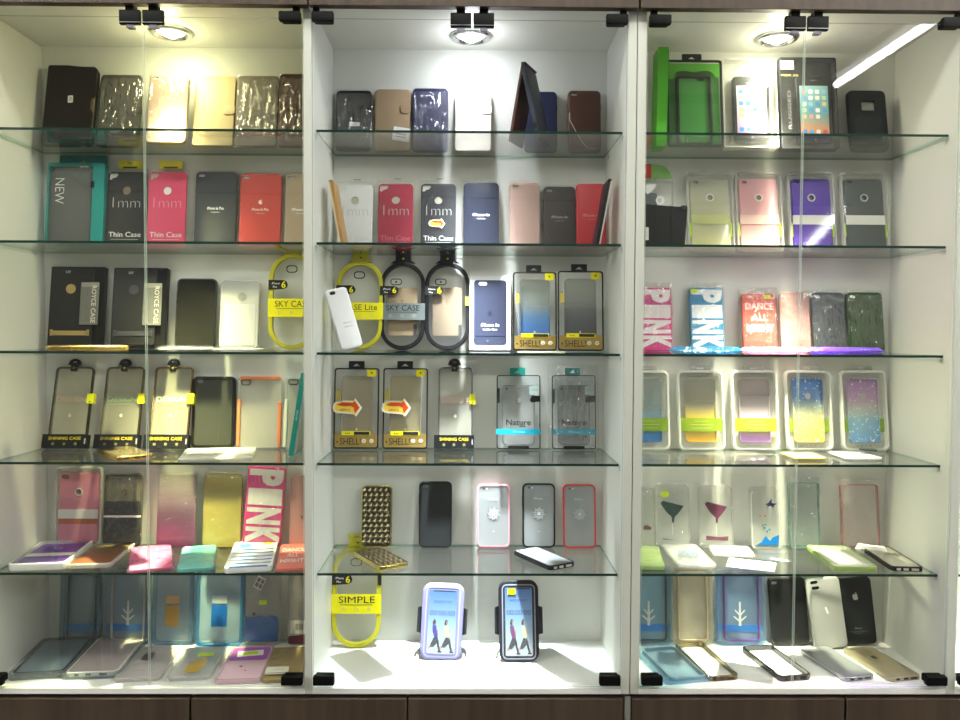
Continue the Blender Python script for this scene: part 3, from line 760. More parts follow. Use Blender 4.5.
bumper(spot(2, 238, 39, 281, None, Y=.208), 'silver white case with a grey disc beside the yellow oval pack', clear('#f0f0ee', .35), solid('#b4b5b0', .4), cam=False, name='clear_rim_case', deco=silver_deco)
oval_pack(spot(2, 291, 47, 254, None, Y=.208, t=.012), 'yellow oval pack half hidden behind the panel beside the silver white case', solid('#bdb628', .35), 'SKY CASE', YELLOW, INK, neck=False)

# thin things lying on the third shelf, seen edge-on
def slim_lying(row, n, f, w, h, lab, mat, edge, name='phone_case', t=.009, group=None, ports=True, deco=None):
    o = thing(name, lab, 'phone case', group)
    b = MB(); b.slab(rr(w, h, .010), 0, t, edge, r=.0015); b.build('rim', o)
    b = MB(); b.slab(off(rr(w - .006, h - .006, .008), 0, .003), -.0006, -.0001, mat)
    if deco: deco(b, w, h)
    b.build('back_plate', o)
    if ports:
        b = MB()
        for x, l in ((-w*.25, .008), (0, .010), (w*.25, .014)): b.slab(off(rr(l, .0014, .0004, 1), x, -.0007), t*.3, t*.7, INK)
        b.build('port_cutouts', o)
    return lay(o, row, n, f)
o = slim_lying(2, (94, 349), (94, 346), .075, .150, 'gold rimmed dark case lying edge-on in front of the two black boxes', solid('#3a3428', .3), GOLD, ports=False)
o.location.y = .05; o.location.x -= 0; 
o.rotation_euler.z += math.radians(-82); o.location.x = on_y(50, 347, .09).x; o.location.y = .075
def card_lying(xpx, w, h, y, lab, mat, th=.006, name='folded_sleeve', zr=0, row=2, top=None):
    o = thing(name, lab, 'sleeve')
    b = MB(); b.film(w, h, th, mat, 0, 0, int(xpx), .002, -.0002); b.build('film', o)
    if top:
        b = MB(); b.slab(off(rr(w*.86, h*.9, .004), 0, h*.05), th*.35, th*.8, top); b.build('white_insert', o)
    z = SURF[row]; p = on_y(xpx, proj((0, y, z))[1], y)
    R = Matrix.Rotation(math.radians(zr), 3, 'Z') @ Matrix.Rotation(math.radians(-90), 3, 'X')
    vs = [R @ v for v in all_verts(o)]
    o.rotation_euler = R.to_euler(); o.location = (p.x, y, z - min(v.z for v in vs) + .0004); return o
card_lying(179, .100, .085, .055, 'white card in a flat sleeve lying before the smoked glossy case', FILM2, .007, top=WHT)
card_lying(232, .098, .085, .055, 'white card in a flat sleeve lying before the silver disc case', FILM2, .006, top=WHT)
card_lying(283, .070, .080, .055, 'thin clear sleeve lying before the half hidden yellow oval pack', FILM2, .004)

for xc, word, wc, rm, lab in ((70, 'DESIGN', '#d8b49a', '#5c5648', 'gold-rimmed case on a round hook reading DESIGN beside the cabinet side wall'), (121, 'DESIGN', '#b9d8a0', '#7d7558', 'gold-rimmed case with green lettering in the middle of three hook packs'), (170, 'DESIGN', '#e8e0c0', '#9c8250', 'gold-rimmed case on a round hook beside the smoked black bumper')):
    shine_pack(spot(3, xc, 44, 368, 447, t=.012, lean=15), lab, rm, word, wc)
def partial_deco(mat):
    return None
bumper(spot(3, 212, 43, 377, 448), 'smoked grey case with thick black bumper beside the coral bumper', solid('#1c1a18', .35), clear('#6d6f66', .78, '#4a4c44'), camc=None, name='bumper_case', rw=.0062, group='bumper cases standing in the yellowish bay')
def corner_bumper(q, lab, colr, clearmat):
    o = thing('bumper_case', lab, 'phone case', 'bumper cases standing in the yellowish bay'); w, h, t = q.w, q.h, .010
    b = MB(); b.slab(rr(w, h, .011), .0008, t, clear('#f4f2ec', .25), holes=[off(rr(w - .008, h - .008, .0075), 0, .004)], r=.0014); b.build('clear_frame', o)
    M = solid(colr, .4)
    b = MB(); b.slab(off(rr(w*.92, .0068, .003), 0, h - .0069), -.0006, t + .0005, M, r=.001)
    b.slab(off(rr(.0072, h*.66, .003), -w/2 + .0035, .004), -.0006, t + .0005, M, r=.001); b.slab(off(rr(.0072, h*.62, .003), w/2 - .0035, .004), -.0006, t + .0005, M, r=.001); b.build('coloured_bumper', o, 'coloured outer bumper strips')
    b = MB(); b.slab(off(rr(w - .0078, h - .0078, .0075), 0, .0039), .002, .003, clearmat, holes=[off(cam_hole(w - .008, h - .006), 0, .002)]); b.build('clear_back', o)
    b = MB(); b.slab(off(rr(.022, .0125, .005), -w/2 + .0175, h - .0195), .0008, .002, INK, holes=[off(rr(.019, .0095, .0038), -w/2 + .0175, h - .018)]); b.build('camera_rim', o)
    stand(o, q)
corner_bumper(spot(3, 258, 44, 377, 449), 'clear case with coral bumper strips and black camera rim', '#d98258', clear('#f0ece4', .30, '#e0dccf'))
corner_bumper(spot(3, 299, 33, 377, 450), 'clear case with white bumper strips behind the leaning teal box', '#dfe2d4', clear('#eef0e8', .22, '#d8dccb'))
def teal_edge():
    o = thing('slim_box', 'narrow teal box seen edge-on leaning against the side panel', 'phone case pack')
    b = MB(); b.slab(rr(.010, .172, .0008, 1), 0, .085, solid('#1f8d86', .4)); b.text('NATURE', .0055, 0, .085, -.0003, solid('#b8e0da', .4), a=PI/2, bold=.01); b.build('carton', o)
    b = MB(); b.slab(off(rr(.004, .160, .0005, 1), .0073, .006), .002, .083, clear('#eef4f0', .3)); b.build('clear_lid', o)
    p = on_y(290, 460, .10); o.rotation_euler = (0, math.radians(9), 0)
    o.location = (p.x, .105, SURF[3] + .0015)
teal_edge()
def lying_sheet(row, n, f, wn, lab, fill, edge=None, t=.008, name='sleeved_case', cat='phone case', deco=None, seed=0, group=None, film=True, h=None, rim=None, r=.009, fmat=None, tray=None):
    """a case lying flat (in a sleeve): n,f near/far edge middles in the photo, wn near edge width"""
    o = thing(name, lab, cat, group); w = px_w(row, n, wn); h = h or flat_len(row, n, f); m = .004 if film or tray else 0
    W, H = w - 2*m, h - 2*m
    b = MB(); b.slab(off(rr(W, H, r), 0, m), 0.0004, t, fill, r=.0014)
    if deco: deco(b, W, H, m)
    b.build('back_shell', o)
    if rim:
        b = MB(); b.slab(off(rr(W + .003, H + .003, r), 0, m - .0015), -.0012, t + .0002, rim, holes=[off(rr(W - .005, H - .005, r*.8), 0, m + .0025)], r=.0008); b.build('bumper_frame', o)
    if film: b = MB(); b.film(w, h, t, fmat or FILM2, 0, 0, seed, .003); b.build('plastic_sleeve', o)
    if tray:
        b = MB(); b.slab(rr(w, h, .012), -.001, t + .001, tray, holes=[off(rr(W + .001, H + .001, r), 0, m - .0005)], r=.003); b.build('clear_tray', o)
    return lay(o, row, n, f)
slim_lying(3, (136, 460), (110, 450), .070, .145, 'gold rimmed black case lying before the gold-rimmed hook packs', solid('#3b3428', .2), GOLD)
lying_sheet(3, (215, 461), (222, 450), 76, 'empty clear sleeve lying before the smoked black bumper', clear('#eef0f4', .3), t=.005, name='clear_case', seed=31)

def stand_case(q, lab, col, ring='#d8d8d0', band='#e8e6e0', low=None, tray=None, lay_at=None, bag=0, hole=True, t=.010, group='two-tone kickstand cases', milk=MILK, tab=False, green=False, camring=None):
    o = thing('kickstand_case', lab, 'phone case', group); m = .0085 if tray else 0
    w, h = q.w - 2*m, q.h - 2*m; M = col if not isinstance(col, str) else solid(col, .4); M2 = M if low is None else solid(low, .45)
    b = MB(); b.slab(off(rr(w, h*.965, .009), 0, m), 0, t, M, holes=[off(rr(.011, .005, .0024), -w/2 + .0125, m + h*.965 - .011)] + ([off(circ(.0060, 22), 0, m + h*.70)] if hole else []), r=.0026); b.build('back_shell', o)
    if camring:
        b = MB(); b.slab(off(rr(.0155, .0085, .004), -w/2 + .0125, m + h*.965 - .01275), -.0008, .0006, camring, holes=[off(rr(.011, .005, .0024), -w/2 + .0125, m + h*.965 - .011)]); b.build('camera_rim', o)
    b = MB(); b.slab(off(rr(w*1.005, h*.125, .001, 1), 0, m + h*.335), -.0012, .002, solid(band, .5) if isinstance(band, str) else band); b.build('kickstand', o, 'pale kickstand bar across the back')
    if low:
        b = MB(); b.slab(off(rr(w*.99, h*.075, .001, 1), 0, m + h*.26), -.0006, -.0001, M2); b.build('hinge_recess', o)
    if hole:
        b = MB(); b.slab(off(circ(.0088, 24), 0, m + h*.70), -.0010, .0006, solid(ring, .35), holes=[off(circ(.0062, 22), 0, m + h*.70)]); b.build('logo_ring', o)
    if tray:
        W, H = q.w, q.h
        b = MB(); b.slab(rr(W, H, .011), -.003, t + .002, milk, holes=[off(rr(W - .0075, H - .0075, .009), 0, .00375)], r=.002); b.build('tray_rim', o)
        b = MB(); b.slab(off(rr(W - .0073, H - .0073, .009), 0, .0037), t + .0004, t + .0014, FROST); b.slab(off(rr(W - .0078, H - .0078, .009), 0, .0039), -.0026, -.002, CLEARP); b.build('clear_tray', o)
        if tab:
            b = MB(); b.slab(off(rr(W*.42, .012, .004), 0, H - .001), t*.5, t*.5 + .0012, CLEARP, holes=[off(rr(.014, .0032, .0014), 0, H + .0035)]); b.build('hang_tab', o)
        if green:
            b = MB()
            for s in (-1, 1): b.slab(off(rr(m - .0048, H*.17, .0006, 1), s*(q.w/2 - m/2 - .0022), H*.20), .001, .002, solid('#a8cc10', .4))
            b.build('green_band', o, 'lime green band ends')
    if bag: sleeve(o, w, h, t, bag)
    return lay(o, *lay_at) if lay_at else stand(o, q)
stand_case(spot(4, 77, 47, 467, 544, t=.012), 'dusty pink kickstand case in a clear tray, standing', '#d6869a', low='#b0603e', tray=True, milk=FROST, camring=solid('#5c2c34', .4))
def smoke_deco(b, w, h, z):
    b.slab(off(rr(w*.98, h*.62, .006), 0, z + h*.0), -.0003, -.0001 + .0012, clear('#77786e', .45, '#3a3a36')); b.slab(off(rr(w*1.0, .0045, .001), 0, z + h*.40), -.0012, -.0002, WHT)
    b.slab(off(rr(w*.98, .0085, .004), 0, z + h*.925), -.001, .0006, INK, holes=[off(rr(w*.92, .0055, .0025), 0, z + h*.925 + .0015)]); b.slab(off(circ(.0068, 20), w*.03, z + h*.74), -.0006, .0002, clear('#8d8a74', .5, '#6b6754'))
bumper(spot(4, 121, 37, 474, 545), 'smoky see-through case with a bright bar beside the standing pink kickstand case', clear('#b5b4a2', .3, '#77755f'), clear('#c9c6b0', .35, '#8f8b74'), cam=False, deco=smoke_deco, name='smoked_case', bag=41)
def jelly(q, lab, mat, bag=0, cam=False, group='soft see-through cases', deco=None, name='clear_case', t=.009, pose={}):
    o = thing(name, lab, 'phone case', group); w, h = q.w, q.h
    b = MB(); b.slab(rr(w, h, .010), 0, t, mat, holes=[off(rr(w - .003, h - .003, .0085), 0, .0015)], r=.0014); b.build('soft_rim', o)
    b = MB(); b.slab(off(rr(w - .0028, h - .0028, .0085), 0, .0014), .001, .0022, mat, holes=[cam_hole(w, h)] if cam else [])
    if deco: deco(b, w, h, 0)
    b.build('back_plate', o)
    if bag: sleeve(o, w, h, t, bag, mat=FILM2, amp=.003)
    return stand(o, q, **pose)
PINKG = graded([(0, '#cf5f92', .85), (.25, '#d07fa4', .75), (.55, '#dcb8c4', .4), (1, '#e4dcd8', .15)])
jelly(spot(4, 175, 38, 475, 547), 'clear case fading to pink at the foot beside the yellow jelly case', PINKG, bag=43)
jelly(spot(4, 221, 38, 474, 546), 'yellow jelly case beside the white-lettered pink case', graded([(0, '#cbb95c', .6), (1, '#c4b656', .6)]), bag=45)
def letter_case(q, lab, ground, white, word='PINK', bag=0, pose={}, sticker=None, cam=True, lay_at=None, fitk=.97):
    """white case overprinted so that big block letters read from top to bottom"""
    o = thing('printed_case', lab, 'phone case', 'cases with big block lettering'); w, h, t = q.w, q.h, .009
    b = MB(); b.slab(rr(w, h, .008), 0, t, solid(ground, .4), holes=[cam_hole(w, h)] if cam else [], r=.0022); n = len(word)
    # each letter turned a quarter, stretched over the whole width
    step = h*.965/n
    for k, ch in enumerate(word):
        vs, fs, tw, th = text_geo(ch, .055)
        cz = h*.982 - step*(k + .5); fx = (w*.90)/th; fz = (step*.86)/tw
        i0 = len(b.v)
        for x, y in vs: b.v.append((y*fx + w*.01, -.0003, -x*fz + cz))
        for f in fs: b.face(tuple(i0 + i for i in f), solid(white, .45))
    b.build('back_shell', o)
    if sticker:
        b = MB(); b.poly(off(rr(.015, .009, .001)(), -w*.5 + .010, h - .013), -.0008, NEON); b.build('price_sticker', o, 'neon yellow sticker')
    if bag: sleeve(o, w, h, t, bag, up=.012)
    return lay(o, *lay_at) if lay_at else stand(o, q, **pose)
letter_case(spot(4, 261, 38, 468, 547), 'magenta case with white block letters standing in the yellowish bay', '#dc3c88', '#ece6e2', bag=47, pose=dict(roll=3))
def vi_deco(b, w, h, z): b.text('Vi', .016, 0, z + h*.42, -.0003, INK)
jelly(spot(4, 302, 26, 476, 546), 'pale pink clear case with dark script cut off by the side panel', graded([(0, '#e2a8a0', .5), (1, '#e0b4ac', .4)]), deco=vi_deco)

# lying on the fifth shelf of the first bay
def lay_q(row, n, f, wn):
    q = Sp(); q.w = px_w(row, n, wn); q.h = flat_len(row, n, f); return q
n, f = (36, 571), (68, 547); stand_case(lay_q(4, n, f, 55), 'violet kickstand case in a white tray lying on the shelf', '#5f2f9e', tray=True, lay_at=(4, n, f), ring='#b49ad0')
n, f = (88, 569), (116, 547); lying_sheet(4, n, f, 44, 'reddish brown case in a clear tray lying beside the violet kickstand case', graded([(0, '#8c4a30', .9), (.6, '#7c5a38', .85), (1, '#8a7a50', .7)]), film=False, tray=FROST, name='trayed_case')
n, f = (151, 573), (151, 549); lying_sheet(4, n, f, 45, 'glossy pink case in a flat sleeve lying below the pink-footed clear case', solid('#e06a9c', .3), seed=51, fmat=FILM)
n, f = (195, 573), (200, 549); lying_sheet(4, n, f, 39, 'mint teal case in a flat sleeve lying below the yellow jelly case', solid('#6dc4bc', .35), seed=52)
def zebra(b, w, h, m):
    for k, z in enumerate((.12, .24, .37, .5, .63)): b.poly([(-w*.46, m+h*z), (-w*.1, m+h*(z+.045)), (w*.2, m+h*(z+.01)), (w*.46, m+h*(z+.04)), (w*.44, m+h*z), (0, m+h*(z-.015))], .0003, solid('#3b78b8', .4), .0003)
    b.poly(off(rr(.022, .030, .006)(), -w*.22, m + h*.72), .0003, solid('#5f9cd8', .4), .0003); b.poly(off(rr(.016, .014, .002)(), w*.28, m + h*.84), .0003, NEON, .0003); b.box(-w*.40, w*.40, -.0001, .0008, m, m + h*.04, solid('#2a5f9c', .4))
n, f = (248, 573), (257, 546); lying_sheet(4, n, f, 47, 'white and blue striped case lying below the magenta lettered case', solid('#e8eaee', .4), deco=zebra, name='printed_case', seed=53, film=False, t=.012)
def slogan(b, w, h, m):
    for s, z in (('DANCE', .72), ('ALL', .50), ('NIGHT', .28)): b.text(s, h*.2, 0, m + h*z, .0000, WHT, bold=.02, fit=w*(.8 if s != 'ALL' else .4))
n, f = (291, 573), (295, 547); lying_sheet(4, n, f, 34, 'salmon case with a white slogan lying at the side panel', solid('#e2776e', .4), deco=slogan, name='printed_case', seed=54)

# cabinet floor of the first bay
def band_pack(q, lab, tint, rim, band='#2a6fb8', bandop=True, inner=None, tree=False, lay_at=None, group='tinted clear packs holding frames', fk=.72):
    o = thing('frame_pack', lab, 'phone case pack', group); w, h, t = q.w, q.h, .013
    b = MB(); b.slab(rr(w, h, .013), 0, t, clear(tint, .16, tint), holes=[off(rr(w - .010, h - .010, .010), 0, .005)], r=.003); b.build('clear_tray', o)
    b = MB(); b.slab(off(rr(w - .0098, h - .0098, .010), 0, .0049), t - .0014, t - .0004, clear(tint, .35, tint)); 
    if band: b.slab(off(rr(w - .012, h*.095, .0006, 1), 0, h*.16), t - .0022, t - .0015, solid(band, .4))
    if tree:
        W_ = clear('#ffffff', .7)
        b.poly([(-.003, h*.24), (.003, h*.24), (.002, h*.55), (-.002, h*.55)], t - .0023, W_); 
        for s in (-1, 1):
            b.poly([(0, h*.28), (s*.015, h*.36), (s*.013, h*.37), (0, h*.31)], t - .0023, W_); b.poly([(0, h*.36), (s*.012, h*.44), (s*.010, h*.45), (0, h*.39)], t - .0023, W_)
    b.text('bumper frame', .0042, -w*.10, h*.115, t - .0024, GRY); b.build('backing_card', o)
    b = MB(); W, H = w*fk, h*.90; b.slab(off(rr(W, H, .010), w*.02, h*.05), .003, t - .003, rim, holes=[off(rr(W - .006, H - .006, .0075), w*.02, h*.05 + .003)], r=.0012); b.build('bumper_frame', o)
    b = MB(); b.slab(off(rr(w - .0104, h - .0104, .010), 0, .0052), .0006, .0012, CLEARP); b.build('window', o)
    return lay(o, *lay_at) if lay_at else stand(o, q)
band_pack(spot(5, 78, 40, 567, 641, t=.013), 'slate blue frame pack standing beside the cabinet side wall', '#a4bccc', solid('#55636c', .4), '#2f78b8')
band_pack(spot(5, 125, 47, 567, 641, t=.013), 'slate blue frame pack with pale rim and white tree print', '#b0c8da', solid('#c9c3ba', .4), '#2b74c4', tree=True)
def liquid(q, lab, tint, liq, cap, bag, group='pouches with a liquid sample window'):
    o = thing('pouch_case', lab, 'phone case pack', group); w, h, t = q.w, q.h, .011
    b = MB(); b.slab(rr(w, h, .012), 0, t, clear(tint, .28, tint), holes=[off(rr(w - .014, h - .014, .009), 0, .007)], r=.003); b.build('soft_rim', o)
    b = MB(); b.slab(off(rr(w - .0138, h - .0138, .009), 0, .0069), .004, .005, clear('#dcecf4', .30, '#b4d4e8')); b.build('back_plate', o)
    b = MB(); b.poly([(-w*.17, h*.24), (w*.15, h*.24), (w*.15, h*.50), (w*.04, h*.515), (-w*.06, h*.495), (-w*.17, h*.52)], .0036, solid(liq, .3), .001); b.poly(off(rr(w*.32, h*.10, .002)(), -w*.01, h*.53), .0036, solid(cap, .4), .0006); b.build('sample_window', o, 'coloured liquid print in the middle')
    if bag: sleeve(o, w, h, t, bag, mat=FILM2, amp=.003, wide=.002)
    stand(o, q)
liquid(spot(5, 171, 41, 568, 645, t=.011), 'pale blue pouch with an amber window', '#9cc8e8', '#c99a2e', '#e2b878', 61)
liquid(spot(5, 218, 48, 567, 647, t=.011), 'sky blue pouch with a deep blue window', '#58aae4', '#1763b4', '#b8c8cc', 0)
def sea_deco(liq):
    def f(b, w, h, z):
        b.poly([(-w*.46, h*.05), (w*.46, h*.05), (w*.46, h*.36), (w*.30, h*.39), (w*.12, h*.36), (-w*.05, h*.385), (-w*.24, h*.36), (-w*.46, h*.37)], .0006, solid(liq, .3), .0008)
        b.slab(off(circ(.0035, 12), -w*.22, h*.40), -.0006, .0002, solid('#5a2a2a', .4))
        b.poly(rot(off(rr(.020, .028, .001)(), 0, -.014), -.45, -w*.08, h*.80), .0006, WHT, .0006)
        for k in range(2):
            for j in range(2): b.poly(rot(off(rr(.007, .009, .0005)(), -.004 + .009*k, -.010 + .011*j), -.45, -w*.08, h*.80), -.0002, solid('#8d8d86', .5), .0003)
        b.poly(off(rr(.017, .0095, .001)(), .002, h*.52), .0006, NEON, .0006)
    return f
jelly(spot(5, 261, 36, 568, 645), 'clear case with blue liquid foot, barcode and neon sticker', clear('#e4e2da', .22, '#b9b6aa'), deco=sea_deco('#1a5fa8'), bag=63)
def maroon_deco(b, w, h, z):
    b.poly([(-w*.46, h*.02), (w*.46, h*.02), (w*.46, h*.12), (w*.1, h*.14), (-w*.46, h*.12)], .0006, solid('#5d2436', .3), .0008); b.poly(off(rr(w*.8, h*.17, .001)(), 0, h*.15), .0006, solid('#e4dfd4', .5), .0006)
    for k in range(5): b.box(-w*.22 + k*.0035, -w*.22 + k*.0035 + .0018, -.0004, .0000, h*.20, h*.28, solid('#6b675f', .5))
    b.poly(off(rr(.012, .012, .001)(), w*.24, h*.66), .0006, NEON, .0006)
jelly(spot(5, 302, 30, 569, 645), 'clear case with maroon foot, barcode and neon sticker at the side panel', clear('#e8e4dc', .22, '#c9c4ba'), deco=maroon_deco)
LF = dict(group=None)
n, f = (36, 680), (70, 643); bumper(lay_q(5, n, f, 56), 'slate grey framed case lying in a clear tray beside the cabinet side wall', solid('#1c2428', .35), clear('#c0d0d8', .6, '#9cb2bc'), cam=False, lay_at=(5, n, f), tray=clear('#c6d2d6', .12, '#b8c4c8'), ports=INK, name='bumper_case', group='framed cases lying in trays')
n, f = (90, 680), (124, 641); bumper(lay_q(5, n, f, 58), 'cream framed case lying in a clear tray beside the slate grey framed case', solid('#ebe4d8', .4), clear('#e0d8d4', .6, '#c8bcbc'), cam=False, lay_at=(5, n, f), tray=clear('#c2ccd2', .12, '#b0bcc4'), ports=INK, name='bumper_case', group='framed cases lying in trays')
def dark_oval(b, w, h, m): b.poly(off(rr(w*.24, h*.26, w*.11)(), -w*.08, m + h*.52), .0003, solid('#4a3442', .4), .0004)
n, f = (136, 683), (160, 649); lying_sheet(5, n, f, 50, 'clear case with a dark oval patch lying in a sleeve', clear('#f0ecec', .45, '#e6dedc'), deco=dark_oval, seed=65, name='clear_case')
def amber(b, w, h, m):
    b.poly([(-w*.2, m + h*.12), (w*.18, m + h*.14), (w*.26, m + h*.5), (w*.15, m + h*.62), (-w*.02, m + h*.55), (-w*.16, m + h*.42)], .0003, solid('#c9a232', .35), .0004); b.poly(off(rr(w*.4, h*.12, .002)(), w*.12, m + h*.66), .0003, NEON, .0004)
n, f = (188, 682), (206, 650); lying_sheet(5, n, f, 46, 'clear case with amber patch and neon sticker lying in a sleeve', clear('#eef0ee', .45, '#e2e4e0'), deco=amber, seed=66, name='clear_case')
def violet_top(b, w, h, m):
    b.slab(off(rr(w*.9, h*.40, .008), 0, m + h*.56), .0001, .0006, solid('#b060c0', .4), holes=[rot(off(rr(w*.62, h*.17, .002), 0, -h*.085)(), .12, 0, m + h*.77)])
    b.poly(rot(off(rr(w*.62, h*.17, .002)(), 0, -h*.085), .12, 0, m + h*.77), .0003, WHT, .0003); b.poly(rot(off(rr(w*.36, h*.09, .001)(), 0, -h*.045), .12, 0, m + h*.77), -.0001, NEON, .0003)
    b.slab(off(circ(.003, 10), -w*.08, m + h*.38), -.0002, .0003, solid('#7a2f4a', .4)); b.slab(off(circ(.0022, 10), w*.06, m + h*.26), -.0002, .0003, solid('#c06a8a', .4))
n, f = (238, 684), (254, 650); lying_sheet(5, n, f, 44, 'pale pink case with violet top and neon sticker lying on the cabinet floor', solid('#e2c0cc', .35), deco=violet_top, film=False, rim=clear('#f0d4dc', .5, '#e8c8d4'), name='printed_case')
n, f = (281, 684), (291, 650); lying_sheet(5, n, f, 44, 'tan glittery case in a sleeve lying at the side panel', solid('#a8925c', .4), seed=68)
o = thing('price_card', 'white folded price card lying on the tan glittery case', 'card')
b = MB(); b.slab(rr(.044, .026, .001), 0, .0006, solid('#e6e2d2', .5)); b.text('barcode', .006, .004, .013, -.0003, GRY); b.build('upper_leaf', o)
b = MB(); b.slab(rr(.045, .024, .001), .0035, .0041, solid('#dcd6c0', .5)); b.build('lower_leaf', o)
b = MB(); b.box(-.0215, .0215, .0007, .0034, .0005, .0025, solid('#dcd6c0', .5)); b.build('fold', o)
lay(o, 5, (276, 681), (280, 671), lift=.0135)
# ------------------------------------------------------------------ middle bay (cool white lamp)
back_case(spot(0, 353, 36, 91, 151), 'charcoal black case with a white code sticker beside the tan wallet', '#15161b', cam=False, bag=71, sticker=(.03, .40, .0225, .0085), holes=None)
wallet(spot(0, 392, 35, 90, 152, t=.0135), 'tan wallet case with buckle tab and tilted white tag', '#9c866c', clasp='h', sticker=(.26, .26, .036, .030, -.15), bag=0)
wallet(spot(0, 430, 35, 89, 153, t=.0135), 'indigo wallet case in a crinkled shiny sleeve beside the tan wallet', '#24264e', clasp=None, bag=73)
wallet(spot(0, 473, 36, 91, 153, t=.0135), 'cream white wallet case glowing directly under the cool lamp', '#e9e2d6', clasp='h')
def tent():
    o = thing('flip_case', 'tall flip case standing open like a tent, brown inside, navy outside', 'phone case')
    h, d = .158, .070
    yb = .085
    xa = on_y(513, 150, yb).x; xc = on_y(523, 140, yb).x; xt = on_y(523.5, 66, yb).x
    b = MB(); b.slab(rr(.006, h, .0025), 0, d, leather('#4a2a26'), r=.001); l = b.build('inner_flap', o); l.rotation_euler = (0, math.radians(10), 0); l.location = (-.026, 0, .0008)
    b = MB(); b.slab(rr(.009, h*.985, .003), 0, d, leather('#1d2333'), r=.001); l = b.build('outer_cover', o); l.rotation_euler = (0, math.radians(-13), 0); l.location = (.036, 0, .0012)
    b = MB(); b.slab(off(circ(.006, 16), .0085, .028), -.0012, .0, BLACKP); l = b.build('snap_button', o); l.location = (.020, -.0004, 0)
    b = MB(); b.slab(off(rr(.010, .004, .0015), .0025, h*.985 - .001), .001, d - .001, leather('#2a2430')); b.build('hinge_spine', o)
    p = on_y(521, 140, .125); o.location = (p.x, .11, SURF[0] + .0006); o.rotation_euler = (0, 0, math.radians(-24))
tent()
back_case(spot(0, 541, 33, 92, 154), 'navy blue case standing behind the tent-like flip case', '#1e2444', cam=False, txt=None)
back_case(spot(0, 585, 33, 91, 153), 'chestnut brown back case with a white thread across it', '#57382f', cord=True)

def slanted(lab, row, xb, xt, yt, Y, w, th, edge, face, tilt, name='phone_case', face2=None):
    o = thing(name, lab, 'phone case')
    z0 = SURF[row]; base = on_y(xb, proj((0, Y, z0))[1], Y)
    h = .135
    b = MB(); b.slab(rr(th, h, th*.3), 0, w, edge, r=.001); b.build('edge_shell', o)
    b = MB(); b.slab(off(rr(th*.35, h - .008, .0005), th*.36 if tilt > 0 else -th*.36, .004), -.0005, w - .004, face); b.build('inner_face', o)
    R = Matrix.Rotation(math.radians(tilt), 3, 'Y')
    vs = [R @ v for v in all_verts(o)]
    o.rotation_euler = R.to_euler(); o.location = (base.x, Y, z0 - min(v.z for v in vs) + .0004)
slanted('narrow honey brown case seen edge-on leaning towards the cabinet side', 1, 342, 327, 176, .10, .066, .009, solid('#a8834e', .45), solid('#d8c8a8', .5), -10)
TP(354, 38, 184, 'white slim case with grey logo hole beside the honey brown edge', '#d8d8d8', lc='#c9c9c9', tab=False)
TP(395, 38, 183, 'crimson slim case in a clear pack in the cool white bay', '#9c1f3c', lc='#c86a80', tab=False)
TP(438, 38, 183, 'black slim case with a red and yellow arrow sticker', '#23242a', tab=False, fish=True)
back_case(spot(1, 481, 38, 182, None, Y=.208), 'glossy dark blue case with white lettering in a clear box', '#1d2f5c', mat=solid('#081128', .22), cam=False, txt='iPhone 6s', box=1)
back_case(spot(1, 525, 33, 182, None, Y=.208), 'rosy beige case in a clear box beside the glossy dark blue case', '#b89a90', mat=solid('#b4968c', .2), box=1)
back_case(spot(1, 560, 35, 186, None, Y=.208), 'dark brown case with pale lettering beside the rosy beige case', '#3a3232', txt='iPhone 6s', txtc=solid('#b8b0b0', .4), box=1)
back_case(spot(1, 592, 30, 184, None, Y=.18), 'red case partly behind the slanted black edge', '#b0343a', txt='iPhone 6s', txtc=solid('#d88080', .4), cam=False)
slanted('thin black case with white edge leaning against the cabinet side, seen edge-on', 1, 598, 614, 174, .07, .066, .008, solid('#17171a', .4), solid('#c9c9c6', .4), 10)

def white_lean():
    q = Sp(); o = thing('phone_case', 'glossy white case leaning sideways before the yellow oval pack', 'phone case'); w, h, t = .046, .130, .014
    M = solid('#e2e2e4', .3)
    b = MB(); b.slab(rr(w, h, .009), 0, t, M, holes=[off(rr(.0125, .0075, .0034), -w/2 + .0145, h - .0125)], r=.003); edge_buttons(b, w, h, t, M)
    for i, (s, z) in enumerate((('iPhone', .055), ('leather case', .047))): b.text(s, .005, .004, z, -.0003, GRY, a=-.0, fit=.017)
    b.build('back_shell', o)
    b = MB(); b.slab(off(rr(.0145, .0095, .0042), -w/2 + .0145, h - .0135), .003, .005, INK); b.build('camera_opening', o)
    q.X = on_y(353, 350, .10).x; q.Y = .10; q.z = SURF[2]; q.lean = math.radians(13); stand(o, q, roll=-14, yaw=18)
white_lean()
OV = lambda xc, w, yt, *a, **k: oval_pack(spot(2, xc, w, yt, None, Y=.208, t=.012, lean=9), *a, **k)
OV(359, 47, 262, 'yellow oval pack with neck behind the glossy white leaning case', solid('#bdb628', .35), 'CASE Lite', YELLOW, INK)
OV(402, 45, 263, 'black oval pack with silver label band and gold case', BLK, 'SKY CASE', solid('#8f9a9a', .3, .6), INK, phone=solid('#a08a6c', .4, .1))
OV(447, 45, 263, 'black oval pack without label band beside the white picture box', BLK, None, None, None, phone=solid('#7d6d58', .4, .1))
